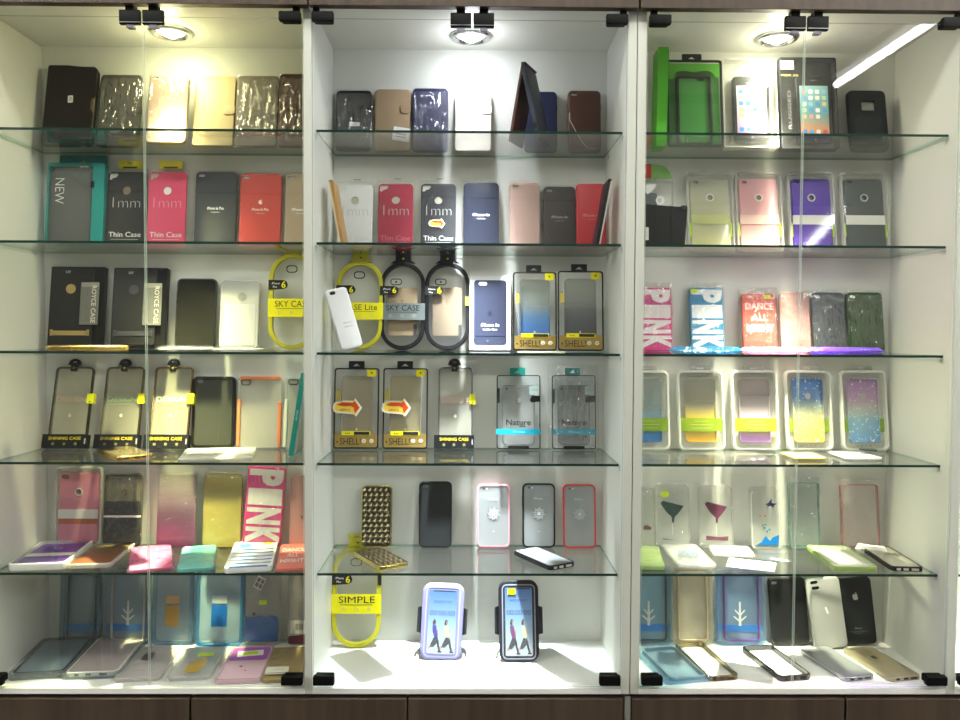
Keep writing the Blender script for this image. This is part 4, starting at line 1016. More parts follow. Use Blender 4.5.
def pic_box(q):
    o = thing('case_box', 'white box with a picture of a slate blue phone case', 'phone case pack'); w, h, t = q.w, q.h, .020
    b = MB(); b.slab(rr(w, h, .001, 1), 0, t, solid('#ececf2', .45)); b.build('carton', o)
    P = solid('#33374a', .4)
    b = MB(); b.slab(off(rr(w*.80, h*.87, .007), -w*.0, h*.07), -.0006, -.0001, P); b.box(-w*.39, -w*.35, -.0012, -.0006, h*.15, h*.85, solid('#343a52', .4)); b.slab(off(rr(w*.2, h*.045, h*.02), -w*.18, h*.87), -.0010, -.0006, solid('#e8e8f0', .4))
    b.box(-w*.39, w*.39, -.0009, -.0006, h*.185, h*.19, solid('#30364c', .4))
    apple(b, 0, h*.49, .010, -.0006, solid('#20263a', .4)); b.text('iPhone 6s', .0105, 0, h*.335, -.0011, WHT, bold=.02, fit=w*.44); b.text('Leather Case', .006, 0, h*.275, -.0011, WHT, bold=.01, fit=w*.34); b.slab(off(circ(.0025, 12), -w*.06, h*.12), -.0010, -.0006, solid('#5a6080', .4))
    b.build('printed_front', o, 'printed picture of a slate blue phone case'); stand(o, q)
pic_box(spot(2, 490, 41, 277, None, Y=.208, t=.02, lean=6))
def shell_deco(stops, fish=False, tint=None):
    def f(o, w, h, t):
        b = MB(); cw, ch = w*.70, h*.76
        g = graded(stops)
        b.slab(off(rr(cw, ch, .008), -w*.0, h*.15), .004, .012, g, holes=[off(rr(cw - .005, ch - .005, .006), 0, h*.15 + .0025)], r=.001); b.slab(off(rr(cw - .0048, ch - .0048, .006), 0, h*.15 + .0024), .009, .010, g)
        apple(b, 0, h*.24, .004, .0088, solid('#d8d4c0', .3)); b.build('inner_case', o)
        b = MB(); b.slab(off(rr(w - .0065, h*.165, .001, 1), 0, .0035), -.0008, .0002, DGOLD); b.poly(off(rr(w*.64, h*.052, .002)(), 0, h*.165), -.0002, YELLOW, .0008)
        b.box(w*.0 - .004, w*.30, -.0014, -.0010, h*.172, h*.21, INK); b.text('iPhone6', .0034, -w*.19, h*.19, -.0014, INK, bold=.02)
        b.text('SHELL!', h*.115, -w*.12, h*.09, -.0011, solid('#2a2414', .5), bold=.0, fit=w*.46); b.slab(off(circ(.0018, 10), -w*.41, h*.085), -.0012, -.0008, INK)
        for x in (w*.18, w*.35): b.slab(off(circ(.0045, 16), x, h*.095), -.0013, -.0008, solid('#e4dfd0', .4)); b.slab(off(circ(.0030, 14), x, h*.095), -.0016, -.0013, solid('#c9bfa0', .4))
        b.build('label_panel', o, 'gold label panel with dark lettering')
        b = MB(); b.poly(off(rr(w*.20, h*.085, .0006, 1)(), w*.33, h*.895), -.0002, YELLOW, .0006); b.slab(off(circ(.002, 10), w*.33, h*.94), -.0012, -.0008, INK); b.box(-w*.44, -w*.36, -.0008, -.0002, h*.60, h*.72, solid('#c9b04a', .4)); b.slab(off(circ(.0012, 8), -w*.40, h*.735), -.0008, -.0002, INK); b.build('corner_sticker', o, 'yellow corner sticker')
        if fish: fish_sticker(o, -w*.20, h*.505, w*.66, -.0006)
    return f
SB = lambda row, xc, w, yt, lab, stops, fish=False, yb=None, Y=.165: window_box(spot(row, xc, w, yt, yb, Y=Y if yb is None else None, t=.016, lean=7), lab, BLK, shell_deco(stops, fish), tab=BLK, group='black framed boxes with gold label panels')
SB(2, 535, 44, 273, 'black framed box holding a case fading to blue at the foot', [(0, '#1f5aa8', .92), (.35, '#4f7fb0', .7), (.6, '#a8b4ae', .35), (1, '#b4b8b0', .2)])
SB(2, 581, 46, 272, 'black framed box holding a case fading to dark grey at the foot', [(0, '#3c3c44', .92), (.35, '#5c5c62', .7), (.65, '#a0a4a0', .35), (1, '#b4b8b0', .2)])
SH = [(0, '#c0b08a', .45), (1, '#d0c4a4', .36)]
SB(3, 356, 45, 369, 'black framed box with fire-coloured arrow sticker beside the cabinet side wall', SH, True, 447)
SB(3, 405, 45, 369, 'black framed box with fire-coloured arrow sticker beside the hook pack', [(0, '#ccbe94', .42), (1, '#d8cca4', .32)], True, 447)
o = thing('flat_card', 'thin pale card lying before the blue fading boxed case', 'card'); b = MB(); b.slab(rr(.095, .05, .001, 1), 0, .0012, solid('#cfc9b0', .5)); b.slab(off(rr(.02, .01, .001, 1), -.03, .005), -.0002, -.00005, YELLOW); b.build('card', o); lay(o, 2, (541, 352), (541, 351)); o.location.x = on_y(541, 351, .06).x; o.location.y = .055
shine_pack(spot(3, 454, 40, 368, 447, t=.012, lean=8), 'silver-rimmed clear case on a round hook in the cool white bay', '#8f9298', 'DESIGN', '#e0b4a8', tint='#e2e4e6', haz=.15)
def nature_deco(backc, haze):
    def f(o, w, h, t):
        b = MB(); cw, ch = w*.72, h*.80
        M = clear('#e0e2e0', haze, backc)
        b.slab(off(rr(cw, ch, .008), 0, h*.06), .003, .011, M, holes=[off(rr(cw - .005, ch - .005, .006), 0, h*.06 + .0025)], r=.001); b.slab(off(rr(cw - .0048, ch - .0048, .006), 0, h*.06 + .0024), .008, .009, clear('#e0e2e0', haze*1.6, backc))
        b.tube([(x, .0035, z) for x, z in off(rr(cw, ch, .008), 0, h*.06)()], .0006, solid('#5c605e', .3), closed=True)
        b.tube([(x, .0035, z) for x, z in off(rr(cw*.86, h*.07, .003), 0, h*.78)()], .0005, solid('#6c706e', .3), closed=True)
        b.slab(off(circ(.0022, 12), -cw*.38, h*.815), .0024, .0032, INK); b.slab(off(circ(.0060, 20), 0, h*.66), .0060, .0066, solid('#8c908c', .4)); b.build('inner_case', o)
        b = MB(); b.slab(off(rr(w*1.02, h*.075, .0008, 1), 0, h*.195), -.0010, -.0002, solid('#1c9cb8', .4)); b.text('TPU Case', .0052, 0, h*.232, -.0013, solid('#bfe6ee', .4), fit=w*.28)
        b.text('Nature', .018, 0, h*.36, -.0006, INK, bold=.012, fit=w*.56); b.box(w*.02, w*.15, -.0008, -.0004, h*.30, h*.312, INK); b.box(-w*.10, w*.0, -.0008, -.0004, h*.303, h*.308, GRY); b.build('label_band', o, 'teal label band')
        b = MB(); b.slab(off(rr(w*.48, h*.045, .002), 0, -.0002), -.0012, .004, BLK); b.box(-w*.50, -w*.43, -.0012, .006, h*.62, h*.82, solid('#26302e', .4))
        b.poly([(w*.49, h*.64), (w*.49, h*.72), (w*.30, h*.72), (w*.25, h*.66), (w*.30, h*.63)], -.0002, BLK, .0008); b.build('black_grips', o, 'black grips on the box rim')
        b = MB(); b.box(w*.25, w*.46, -.0012, -.0004, h*.735, h*.85, solid('#b8c8c4', .4)); b.text('0.6mm', .004, w*.36, h*.80, -.0015, solid('#2c6c5c', .4), fit=w*.16); b.build('corner_sticker', o)
    return f
TEALT = solid('#12897c', .4)
NB = lambda xc, lab, c, hz, bag: window_box(spot(3, xc, 44, 376, 447, t=.016, lean=6), lab, solid('#0e1514', .3), nature_deco(c, hz), tab=TEALT, sides=clear('#eef6f8', .12, '#dceaee'), fw=.0022, group='boxes with teal hang tab and band', bag=bag)
NB(518.5, 'teal banded box with a pale clear case beside the silver-rimmed hook pack', '#dcdcd8', .12, 0)
NB(574, 'teal banded box wrapped in a crinkled sleeve beside the cabinet side', '#a4a7a4', .22, 81)

# fifth shelf, middle bay
def studs(b, w, h, z):
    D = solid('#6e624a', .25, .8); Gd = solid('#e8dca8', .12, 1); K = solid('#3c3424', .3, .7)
    b.slab(off(rr(w - .006, h - .006, .008), 0, z + .003), .0002, .0012, K)
    nx, nz = 5, 11
    for j in range(nz):
        for i in range(nx):
            cx = (i - (nx-1)/2) * (w - .008)/nx + ((j % 2) - .5)*.0030; cz = z + .006 + (h - .012)*(j + .5)/nz; a, c = (w - .008)/nx*.56, (h - .012)/nz*.62
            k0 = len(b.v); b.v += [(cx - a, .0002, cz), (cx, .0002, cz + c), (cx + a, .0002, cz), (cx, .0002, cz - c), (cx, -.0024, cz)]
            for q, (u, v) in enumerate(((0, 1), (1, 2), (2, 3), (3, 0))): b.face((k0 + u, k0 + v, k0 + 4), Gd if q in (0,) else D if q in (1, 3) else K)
GOLDR = solid('#c9b468', .2, 1)
def studded(q, lab, lay_at=None):
    o = thing('studded_case', lab, 'phone case', 'gold studded cases'); w, h, t = q.w, q.h, .009
    b = MB(); b.slab(rr(w, h, .010), 0, t, GOLDR, holes=[off(rr(w - .0052, h - .0052, .008), 0, .0026)], r=.0016); b.build('gold_rim', o)
    b = MB(); studs(b, w, h, 0); b.build('studded_back', o, smooth=5)
    return lay(o, *lay_at) if lay_at else stand(o, q)
studded(spot(4, 376, 31, 486, 548), 'gold studded case standing upright on the lowest glass shelf')
q = Sp(); q.w, q.h = .066, .135; studded(q, 'gold studded case lying before the upright studded one', (4, (395, 569), (366, 553)))
bumper(spot(4, 435, 33, 482, 547), 'matt black case with camera slot standing alone beside the gold studded case', solid('#121415', .45), solid('#1d2021', .6), cam=True, name='phone_case', rw=.0040, group='plain back cases', ports=None)
def flower(b, w, h, z):
    S = solid('#d8dade', .3); K = solid('#4a4d50', .4)
    b.text('iPhone', .0075, -w*.02, z + h*.765, .0004, solid('#e4e6e8', .35), bold=.005)
    for k in range(8):
        a = k*PI/4; c, s = math.cos(a), math.sin(a)
        P = [(0.0035, -.0022), (.0075, -.0034), (.0118, -.0018), (.0118, .0018), (.0075, .0034), (.0035, .0022)]
        b.poly([(p*c - r_*s, p*s + r_*c + z + h*.53) for p, r_ in P], .0008, S, .0004)
        b.poly([(p*.86*c - r_*.35*s + .0008*c, p*.86*s + r_*.35*c + z + h*.53) for p, r_ in P], .0004, K, .0002)
    for k in range(16):
        a = k*PI/8 + .2; b.poly(off(circ(.0011, 6)(), .0135*math.cos(a), z + h*.53 + .0135*math.sin(a)), .0008, S if k % 2 else K, .0004)
    b.slab(off(circ(.0036, 16), 0, z + h*.53), .0002, .0008, solid('#f2f4f6', .3)); b.text('- 6 -', .004, 0, z + h*.255, .0004, S)
    b.slab(off(circ(.0020, 12), -w*.30, z + h*.93), .0002, .0008, INK); b.slab(off(circ(.0014, 10), -w*.20, z + h*.93), .0002, .0008, solid('#f0f0f0', .4))
def brushed(): return clear('#dcdfe0', .45, '#b6babc', f0=.07, rough=.25)
for xc, yt, yb, c, lab in ((493.5, 485, 547, '#eb9fb0', 'pink framed clear case with flower emblem'), (539, 484, 547, '#14171a', 'black framed clear case with flower emblem standing upright'), (580, 485, 549, '#d23a40', 'red framed clear case with flower emblem')):
    bumper(spot(4, xc, 33, yt, yb), lab, solid(c, .35), brushed(), cam=False, deco=flower, rw=.0036)
def flower_white(b, w, h, z):
    flower(b, w, h, z)
q = Sp(); q.w, q.h = .066, .138; bumper(q, 'black framed case with white back lying before the upright black framed case', solid('#15171a', .35), solid('#77797b', .4), cam=False, deco=flower, rw=.003, ports=solid('#d0d0d0', .4), lay_at=(4, (563, 569), (519, 550)))

# cabinet floor, middle bay
oval_pack(spot(5, 356, 49, 546, 647, t=.012, lean=9), 'yellow oval pack with SIMPLE lettering standing on the cabinet floor', solid('#c0ba28', .35), 'SIMPLE', YELLOW, INK, tailmark=True)
def armband(xc, yb, w, h, lab, bodyc, edgec, strapc, sticker, seed, roll, shirt):
    o = thing('sport_armband', lab, 'armband', 'sports armbands'); 
    B = solid(bodyc, .6, grain=(1400, .25)); E = solid(edgec, .6); S = solid(strapc, .7, grain=(1200, .3)); t = .010
    def outl(i=0):
        r = rr(w*.90 - 2*i, h - 2*i, .018, 6)()
        return [(x*(1 + .16*math.exp(-((z - h*.52)/(h*.34))**4)), z + i) for x, z in r]
    b = MB(); b.slab(outl, 0, t, B, r=.0045); b.build('padded_body', o)
    ww, wh, wz = w*.62, h*.83, h*.075
    b = MB(); b.slab(off(rr(ww + .014, wh + .014, .010), 0, wz - .007), -.0012, .0004, E, holes=[off(rr(ww + .009, wh + .009, .008), 0, wz - .0045)], r=.0004); b.slab(off(rr(ww + .009, wh + .009, .008), 0, wz - .0045), -.0004, .0003, B); b.build('window_border', o)
    b = MB(); sky = ramp_solid([(0, '#c3cad2'), (.28, '#b9cfe4'), (.55, '#8ab4e4'), (1, '#3f7fd8')], .25)
    b.slab(off(rr(ww, wh, .003), 0, wz), -.0014, -.0005, sky)
    Z = lambda v: wz + wh*v
    X = lambda u: ww*(u - .5)
    T = solid('#173f8a', .4)
    b.text('00:00:00', .0145, 0, Z(.635), -.0017, T, bold=.0, fit=ww*.9); b.text('SPORT FIT', .008, 0, Z(.81), -.0017, T, fit=ww*.66)
    sk, dk, hair = solid('#c9a48a', .5), solid('#2a2c36', .5), solid('#3a2a22', .5)
    for du, top, lower in ((.0, shirt, dk), (.42, '#d8dcae', dk)):
        for P, c in (([(.14,.47),(.20,.52),(.26,.50),(.27,.45),(.22,.42),(.15,.43)], hair), ([(.20,.49),(.27,.49),(.27,.44),(.22,.43)], sk),
                     ([(.14,.42),(.28,.42),(.36,.30),(.36,.22),(.22,.24),(.15,.33)], solid(top, .5)), ([(.28,.40),(.40,.33),(.44,.36),(.42,.33),(.34,.29)], sk),
                     ([(.22,.24),(.38,.24),(.34,.14),(.20,.08),(.06,.08),(.10,.13)], lower), ([(.30,.22),(.40,.20),(.44,.10),(.50,.03),(.42,.02),(.36,.10)], lower), ([(.02,.10),(.10,.11),(.10,.06),(.0,.05)], sk), ([(.40,.03),(.54,.02),(.54,.0),(.38,.0)], lower)):
            b.poly([(X(u*.92 + du + .04), Z(v*1.0 + .02)) for u, v in P], -.0015, c, .0003)
    b.box(X(.12), X(.92), -.0018, -.0014, Z(.975), Z(.995), INK); b.build('printed_insert', o, 'blue printed picture of two joggers')
    b = MB(); b.slab(off(rr(ww + .004, wh + .004, .004), 0, wz - .002), -.0028, -.0023, clear('#f4f6fa', .03, f0=.07, rough=.05, wrinkle=(30, .25))); b.build('clear_window', o)
    # the strap loops round behind
    b = MB(); z0, z1 = h*.34, h*.66; n = 26; ring = []
    for k in range(n + 1):
        a = PI*k/n; ring.append((-w*.52*math.cos(a), .004 + .062*max(0, math.sin(a))**.8))
    base = len(b.v)
    for k, (x, y) in enumerate(ring):
        dx, dy = (x, y - .004); l = math.hypot(dx, dy) or 1
        for s in (0, .0032):
            for z in (z0 + .02*math.sin(PI*k/n)*-.6, z1): b.v.append((x + dx/l*s, y + dy/l*s, z))
    for k in range(n):
        i = base + k*4
        for u, v in ((0, 1), (1, 3), (3, 2), (2, 0)): b.face((i+u, i+v, i+4+v, i+4+u), S)
    b.face((base, base+1, base+3, base+2), S); b.face((base+n*4, base+n*4+1, base+n*4+3, base+n*4+2), S)
    b.build('strap', o, 'dark elastic strap looping behind')
    if sticker:
        b = MB(); b.poly(off(rr(.017, .0115, .0005)(), X(.24), Z(.90)), -.0030, NEON, .0004); b.build('price_sticker', o, 'neon yellow sticker')
    q = Sp(); p = on_z(xc, yb, SURF[5]); q.X, q.Y, q.z, q.lean = p.x, min(p.y, .15), SURF[5], math.radians(15)
    stand(o, q, roll=roll, yaw=0)
armband(440, 661, .096, .156, 'lavender grey sports armband with jogger print', '#8784b4', '#a8a6cc', '#26262c', False, 1, 2.5, '#3a2f9c')
armband(519.5, 663, .092, .166, 'black sports armband with jogger print and neon sticker', '#17181f', '#8d8fa0', '#1e1f27', True, 2, -.5, '#7a2a72')

# ------------------------------------------------------------------ last bay
def green_set():
    p = on_y(661, 148, .11)
    o = thing('box_sleeve', 'bright green carton sleeve seen edge-on beside the green boxed case', 'phone case pack')
    h = .205
    b = MB(); b.slab(rr(.021, h, .0006, 1), 0, .05, solid('#54b02e', .45)); b.build('carton', o)
    b = MB(); b.box(.0107, .0118, .001, .049, .001, h*.97, solid('#3a8a2a', .5)); b.build('side_panel', o)
    o.location = (on_y(661.5, 120, .15).x, .15, SURF[0] + .0004); o.rotation_euler = (0, math.radians(.8), 0)
green_set()
def green_deco(o, w, h, t):
    G = solid('#3f8f3a', .45); LG = solid('#62ac40', .45); D = solid('#142018', .4)
    b = MB(); b.slab(off(rr(w - .007, h - .008, .003), 0, .004), t - .003, t - .002, G); b.build('backing_card', o)
    b = MB(); b.poly([(-w*.45, h*.955), (-w*.45, h*.78), (-w*.40, h*.765), (-w*.35, h*.80), (-w*.32, h*.85), (-w*.22, h*.87), (-w*.1, h*.865), (-w*.05, h*.85), (w*.05, h*.85), (w*.1, h*.865), (w*.28, h*.865), (w*.34, h*.83), (w*.38, h*.79), (w*.45, h*.80), (w*.45, h*.955)][::-1], -.0002, LG, .0008)
    b.build('green_header', o, 'light green shaped header')
    b = MB(); cw, ch = w*.64, h*.80
    b.slab(off(rr(cw, ch, .010), 0, .006), .002, .012, D, holes=[off(rr(cw - .012, ch - .010, .007), 0, .010)], r=.002); b.slab(off(rr(cw - .0118, ch - .0098, .007), 0, .0099), .006, .0072, solid('#4c9a4a', .25)); b.slab(off(rr(.016, .005, .002), cw*.2, ch - .006), .0052, .006, D); b.build('inner_case', o)
window_box(spot(0, 696, 57, 61, 148, t=.022, lean=8), 'green boxed case with dark frame and slotted hang tab', solid('#1c2420', .35), green_deco, tab=solid('#1e2622', .4), fw=.005)
def phone_screen(b, x, z, w, h, y, stops, seed):
    b.slab(off(rr(w, h, .0008, 1), x, z), y - .0005, y, ramp_solid(stops, .3))
    rnd = random.Random(seed); cols = ['#e8eef4', '#b8d8b0', '#f0e6d8', '#5f9ad8', '#e8a0a0', '#f6f6f6', '#d8c890', '#8fc4e8']
    for r in range(5):
        for c in range(4):
            if r == 4 and c > 2: continue
            b.poly(off(rr(w*.15, w*.15, w*.035, 2)(), x + w*(c - 1.5)*.235, z + h*(.88 - r*.125) - w*.075), y - .0005, solid(cols[rnd.randrange(8)], .4), .0003)
    for c in range(4): b.poly(off(rr(w*.15, w*.15, w*.035, 2)(), x + w*(c - 1.5)*.235, z + h*.035), y - .0005, solid(['#3f7fd0', '#58a0e0', '#e4e4e4', '#d85a5a'][c], .4), .0003)
def boxed_phone(q, lab, bodyc, screen, frame, dark):
    o = thing('phone_pack', lab, 'phone case pack', 'clear boxes with a dummy phone'); w, h, t = q.w, q.h, .022
    b = MB(); b.slab(rr(w, h, .004), 0, t, frame, holes=[off(rr(w - .006, h - .006, .003), 0, .003)]); b.slab(off(rr(w - .0058, h - .0058, .003), 0, .0029), .0006, .0011, CLEARP); b.build('clear_box', o)
    if dark:
        b = MB(); b.slab(off(rr(w - .0064, h - .0064, .003), 0, .0032), t - .003, t - .002, solid('#2b2d30', .45))
        b.poly(off(rr(w*.24, h*.10, .0005, 1)(), -w*.36, h*.865), .0006, solid('#b8bab8', .4), .0005); b.text('FOR 5S', .0062, -w*.32, h*.80, .0004, solid('#b9ad7c', .4), bold=.02, fit=w*.30)
        b.text('RUGGED', .010, -w*.34, h*.42, .0004, solid('#8d9094', .4), a=PI/2, fit=h*.42)
        b.build('dark_card', o)
        px, pw, pz, ph = w*.10, w*.62, h*.06, h*.75
    else:
        b = MB(); b.slab(off(rr(w - .0064, h - .0064, .003), 0, .0032), t - .003, t - .002, clear('#e6e8e4', .5, '#dedfd8')); b.build('pale_card', o)
        px, pw, pz, ph = w*.03, w*.68, h*.08, h*.73
    b = MB(); b.slab(off(rr(pw, ph, .010), px, pz), .004, .015, solid(bodyc, .35), r=.003); b.slab(off(circ(.0028, 14), px, pz + ph*.055), .0034, .0042, solid('#8d9096', .4)); b.box(px - .005, px + .005, .0036, .0041, pz + ph*.92, pz + ph*.93, GRY)
    if not dark: b.text('iPhone', .0065, px, pz + ph*.885, .0036, WHT, bold=.02)
    phone_screen(b, px, pz + ph*.115, pw*.80, ph*.73, .0040, screen, 5 if dark else 3); b.build('dummy_phone', o, 'phone front with lit-looking icon print')
    stand(o, q)
boxed_phone(spot(0, 752, 55, 60, 149, t=.022, lean=8), 'clear box with a dark framed dummy phone showing a pale icon screen', '#34363c', [(0, '#8f6a9c'), (.3, '#c4b4d4'), (.6, '#e4e8f0'), (1, '#f2f4f6')], clear('#eef0ec', .35, '#f0f0ea'), False)
boxed_phone(spot(0, 811, 58, 59, 150, t=.022, lean=8), 'black carded box with a dummy phone showing a teal and orange icon screen', '#222428', [(0, '#c8845c'), (.22, '#d49a70'), (.4, '#6fa4a8'), (.7, '#7fb0b8'), (1, '#9cc0c4')], solid('#3b3e42', .4), True)
def rugged(q):
    o = thing('phone_case', 'matt black rugged case with a square camera window beside the boxed dummy phones', 'phone case'); w, h, t = q.w, q.h, .013; M = solid('#24282c', .5)
    b = MB(); b.slab(rr(w, h, .012), 0, t, M, r=.0035, holes=[off(rr(w*.36, h*.16, .003), w*.02, h*.66)]); b.slab(off(rr(w*.74, h*.50, .008), 0, h*.07), -.0006, .0004, solid('#2c3034', .6)); b.build('back_shell', o)
    b = MB(); b.slab(off(rr(w*.42, h*.19, .004), w*.02, h*.645), -.0008, .0006, M, holes=[off(rr(w*.36, h*.16, .003), w*.02, h*.66)], r=.0004); b.slab(off(rr(w*.36, h*.16, .003), w*.02, h*.66), .006, .007, solid('#b4b4ac', .4)); b.build('camera_window', o)
    stand(o, q)
rugged(spot(0, 871, 39, 91, 152, t=.013))

def hang_card():
    q = spot(1, 656, 36, 163, None, Y=.20, t=.016, lean=4); o = thing('case_box', 'clear box with a red and green header card behind the black belt pouch', 'phone case pack'); w, h, t = q.w, q.h, .016
    hb = h*.80
    b = MB(); b.slab(rr(w, hb, .002), 0, t, clear('#eceeea', .22, '#d8dad4'), holes=[off(rr(w - .002, hb - .002, .0015), 0, .001)]); b.slab(off(rr(w - .0022, hb - .0022, .0015), 0, .0011), 0, .0006, CLEARP); b.build('clear_box', o)
    b = MB(); b.slab([(-w*.5, h*.83), (w*.5, h*.83), (w*.44, h*.90), (w*.28, h*.965), (w*.0, h*.99), (-w*.5, h*.995)][::-1], t*.5, t*.5 + .0012, solid('#7fae62', .45)); b.slab(off(rr(w*.40, h*.155, .001, 1), -w*.30, h*.835), t*.5 - .0006, t*.5 - .0001, solid('#c4382a', .45)); b.text('AB', .009, -w*.28, h*.91, t*.5 - .0009, solid('#e8c8b8', .4), a=-PI/2, bold=.02); b.slab(off(rr(.006, h*.05, .001, 1), 0, h*.79), t*.5, t*.5 + .001, FROST); b.build('header_card', o, 'red and green curved header card')
    b = MB(); b.slab(off(rr(w*.5, hb*.78, .004), -w*.2, hb*.05), .004, .012, solid('#5a6264', .35), r=.001); b.poly([(-w*.5, hb*.93), (w*.02, hb*.95), (w*.0, hb*.90), (-w*.22, hb*.80)][::-1], .0012, WHT, .0006); b.text('T-102', .006, w*.40, hb*.62, -.0003, solid('#8a4038', .4), a=PI/2); b.build('grey_case', o)
    b = MB(); b.slab(off(circ(.0095, 20), w*.12, hb*.72), -.0012, -.0004, WHT, holes=[off(circ(.0052, 16), w*.10, hb*.72)]); b.build('white_ring', o)
    stand(o, q)
hang_card()
def pouch():
    o = thing('belt_pouch', 'black belt clip pouch standing before the red and green header box', 'pouch'); w, h, t = .084, .088, .026; M = leather('#1d1d1e', .55)
    b = MB(); b.slab([(-w/2, .004), (-w/2 + .004, 0), (w*.40, .0), (w*.44, .004), (w*.50, h*.86), (w*.46, h*.92), (-w*.48, h), (-w/2, h*.97)][::-1], 0, t, M, r=.002); b.build('pouch_body', o)
    b = MB(); b.box(w*.10, w*.125, -.0008, .0002, .004, h*.93, solid('#0d0d0d', .6)); b.box(-w*.30, -w*.28, -.0008, .0002, .004, h*.96, solid('#0d0d0d', .6)); b.build('seams', o)
    b = MB(); b.slab(off(rr(w*.16, h*.13, .003), w*.42, h*.83), -.0025, t + .001, M, r=.001); b.build('closing_flap', o)
    b = MB(); b.slab(off(rr(w*.09, h*.30, .0015), -w*.46, h*.16), -.0010, -.0001, solid('#c8c8c4', .4)); b.build('metal_clip', o)
    q = Sp(); q.X = on_y(665, 243, .11).x; q.Y, q.z, q.lean = .10, SURF[1], math.radians(5); stand(o, q, yaw=-8)
pouch()
RB = lambda xc, lab, col, low=None, ring='#cfcfca', **k: stand_case(spot(1, xc, 47, 174, None, Y=.208, t=.012, lean=10), lab, col, ring=ring, low=low, tray=True, tab=True, green=True, milk=FROST, group='rounded packs with lime band ends', **k)
RB(711, 'rounded pack holding a clear yellowish kickstand case', graded([(0, '#dcdca0', .55), (1, '#d8d8c4', .35)]), band=clear('#e6e8c0', .6, '#d4d890'))
RB(760, 'rounded pack holding a pink kickstand case beside the purple one', graded([(0, '#ecb8b4', .7), (1, '#e4a4ac', .75)]), band=clear('#f4e0d8', .7, '#f0d0c4'))
RB(813, 'rounded pack holding a vivid purple kickstand case', '#4a1fa0')
RB(866, 'rounded pack holding a slate grey kickstand case', '#4a5252')

letter_case(spot(2, 656, 34, 288, None, Y=.208), 'raspberry case with white block letters in a sleeve beside the front panel', '#cf3f88', '#eadfe2', bag=91)
letter_case(spot(2, 708, 34, 288, None, Y=.208), 'blue and white block letter case with a neon sticker', '#2a86b8', '#e8f0f4', bag=92, sticker=True)
def dance(q):
    o = thing('printed_case', 'coral case with white DANCE ALL NIGHT slogan standing in a sleeve', 'phone case'); w, h, t = q.w, q.h, .009
    b = MB(); b.slab(rr(w, h, .009), 0, t, solid('#d4574b', .4), r=.0024)
    for s, z, k in (('DANCE', .775, .84), ('ALL', .585, .48), ('NIGHT', .40, .80)): b.text(s, h*.165, .001, h*z, -.0003, WHT, bold=.012 if s != 'NIGHT' else .05, fit=w*k)
    b.build('back_shell', o)
    b = MB(); b.poly(off(rr(.015, .0085, .002)(), w*.26, h*.905), -.0003, NEON); b.slab(off(rr(.012, .005, .002), -w*.27, h*.92), -.0006, -.0001, solid('#f0b8b0', .4)); b.build('price_sticker', o, 'neon yellow sticker')
    sleeve(o, w, h, t, 93, up=.014, wide=.012); stand(o, q)
dance(spot(2, 761, 34, 294, None, Y=.208))
def kitty(b, w, h, z):
    M = solid('#c08078', .5)
    for x, zz in ((-.004, .14), (.010, .17)): b.tube([(x + .005*math.cos(2*PI*k/12), -.0004, z + h*zz + .004*math.sin(2*PI*k/12)) for k in range(12)], .0004, M, closed=True, n=4)
    b.tube([(-.012, -.0004, z + h*.09), (0, -.0004, z + h*.07), (.014, -.0004, z + h*.10)], .0004, M, n=4)
jelly(spot(2, 797, 30, 293, None, Y=.208), 'pale pink clear case with small line drawing beside the coral slogan case', graded([(0, '#f0b4b0', .6), (1, '#eec4bc', .4)]), bag=94, deco=kitty)
back_case(spot(2, 831, 33, 293, None, Y=.208), 'dark grey case in a heavily crinkled sleeve', '#4c5258', bag=95)
back_case(spot(2, 868, 36, 293, None, Y=.208), 'dark green back case in a sleeve at the end of its row', '#33502c', bag=96)
def tint_bag(xc, w, lab, tint, seed): 
    o = card_lying(xc, w, .055, .036, lab, clear(tint, .40, tint, f0=.10, rough=.15, wrinkle=(55, .8)), .011, zr=0); return o
tint_bag(709, .140, 'bright blue flat sleeve lying before the blue block letter case', '#3f9fe0', 1)
tint_bag(779, .128, 'pink flat sleeve lying before the coral slogan case', '#eaa4cc', 2)
tint_bag(851, .140, 'purple flat sleeve lying before the dark green case', '#7a52d8', 3)

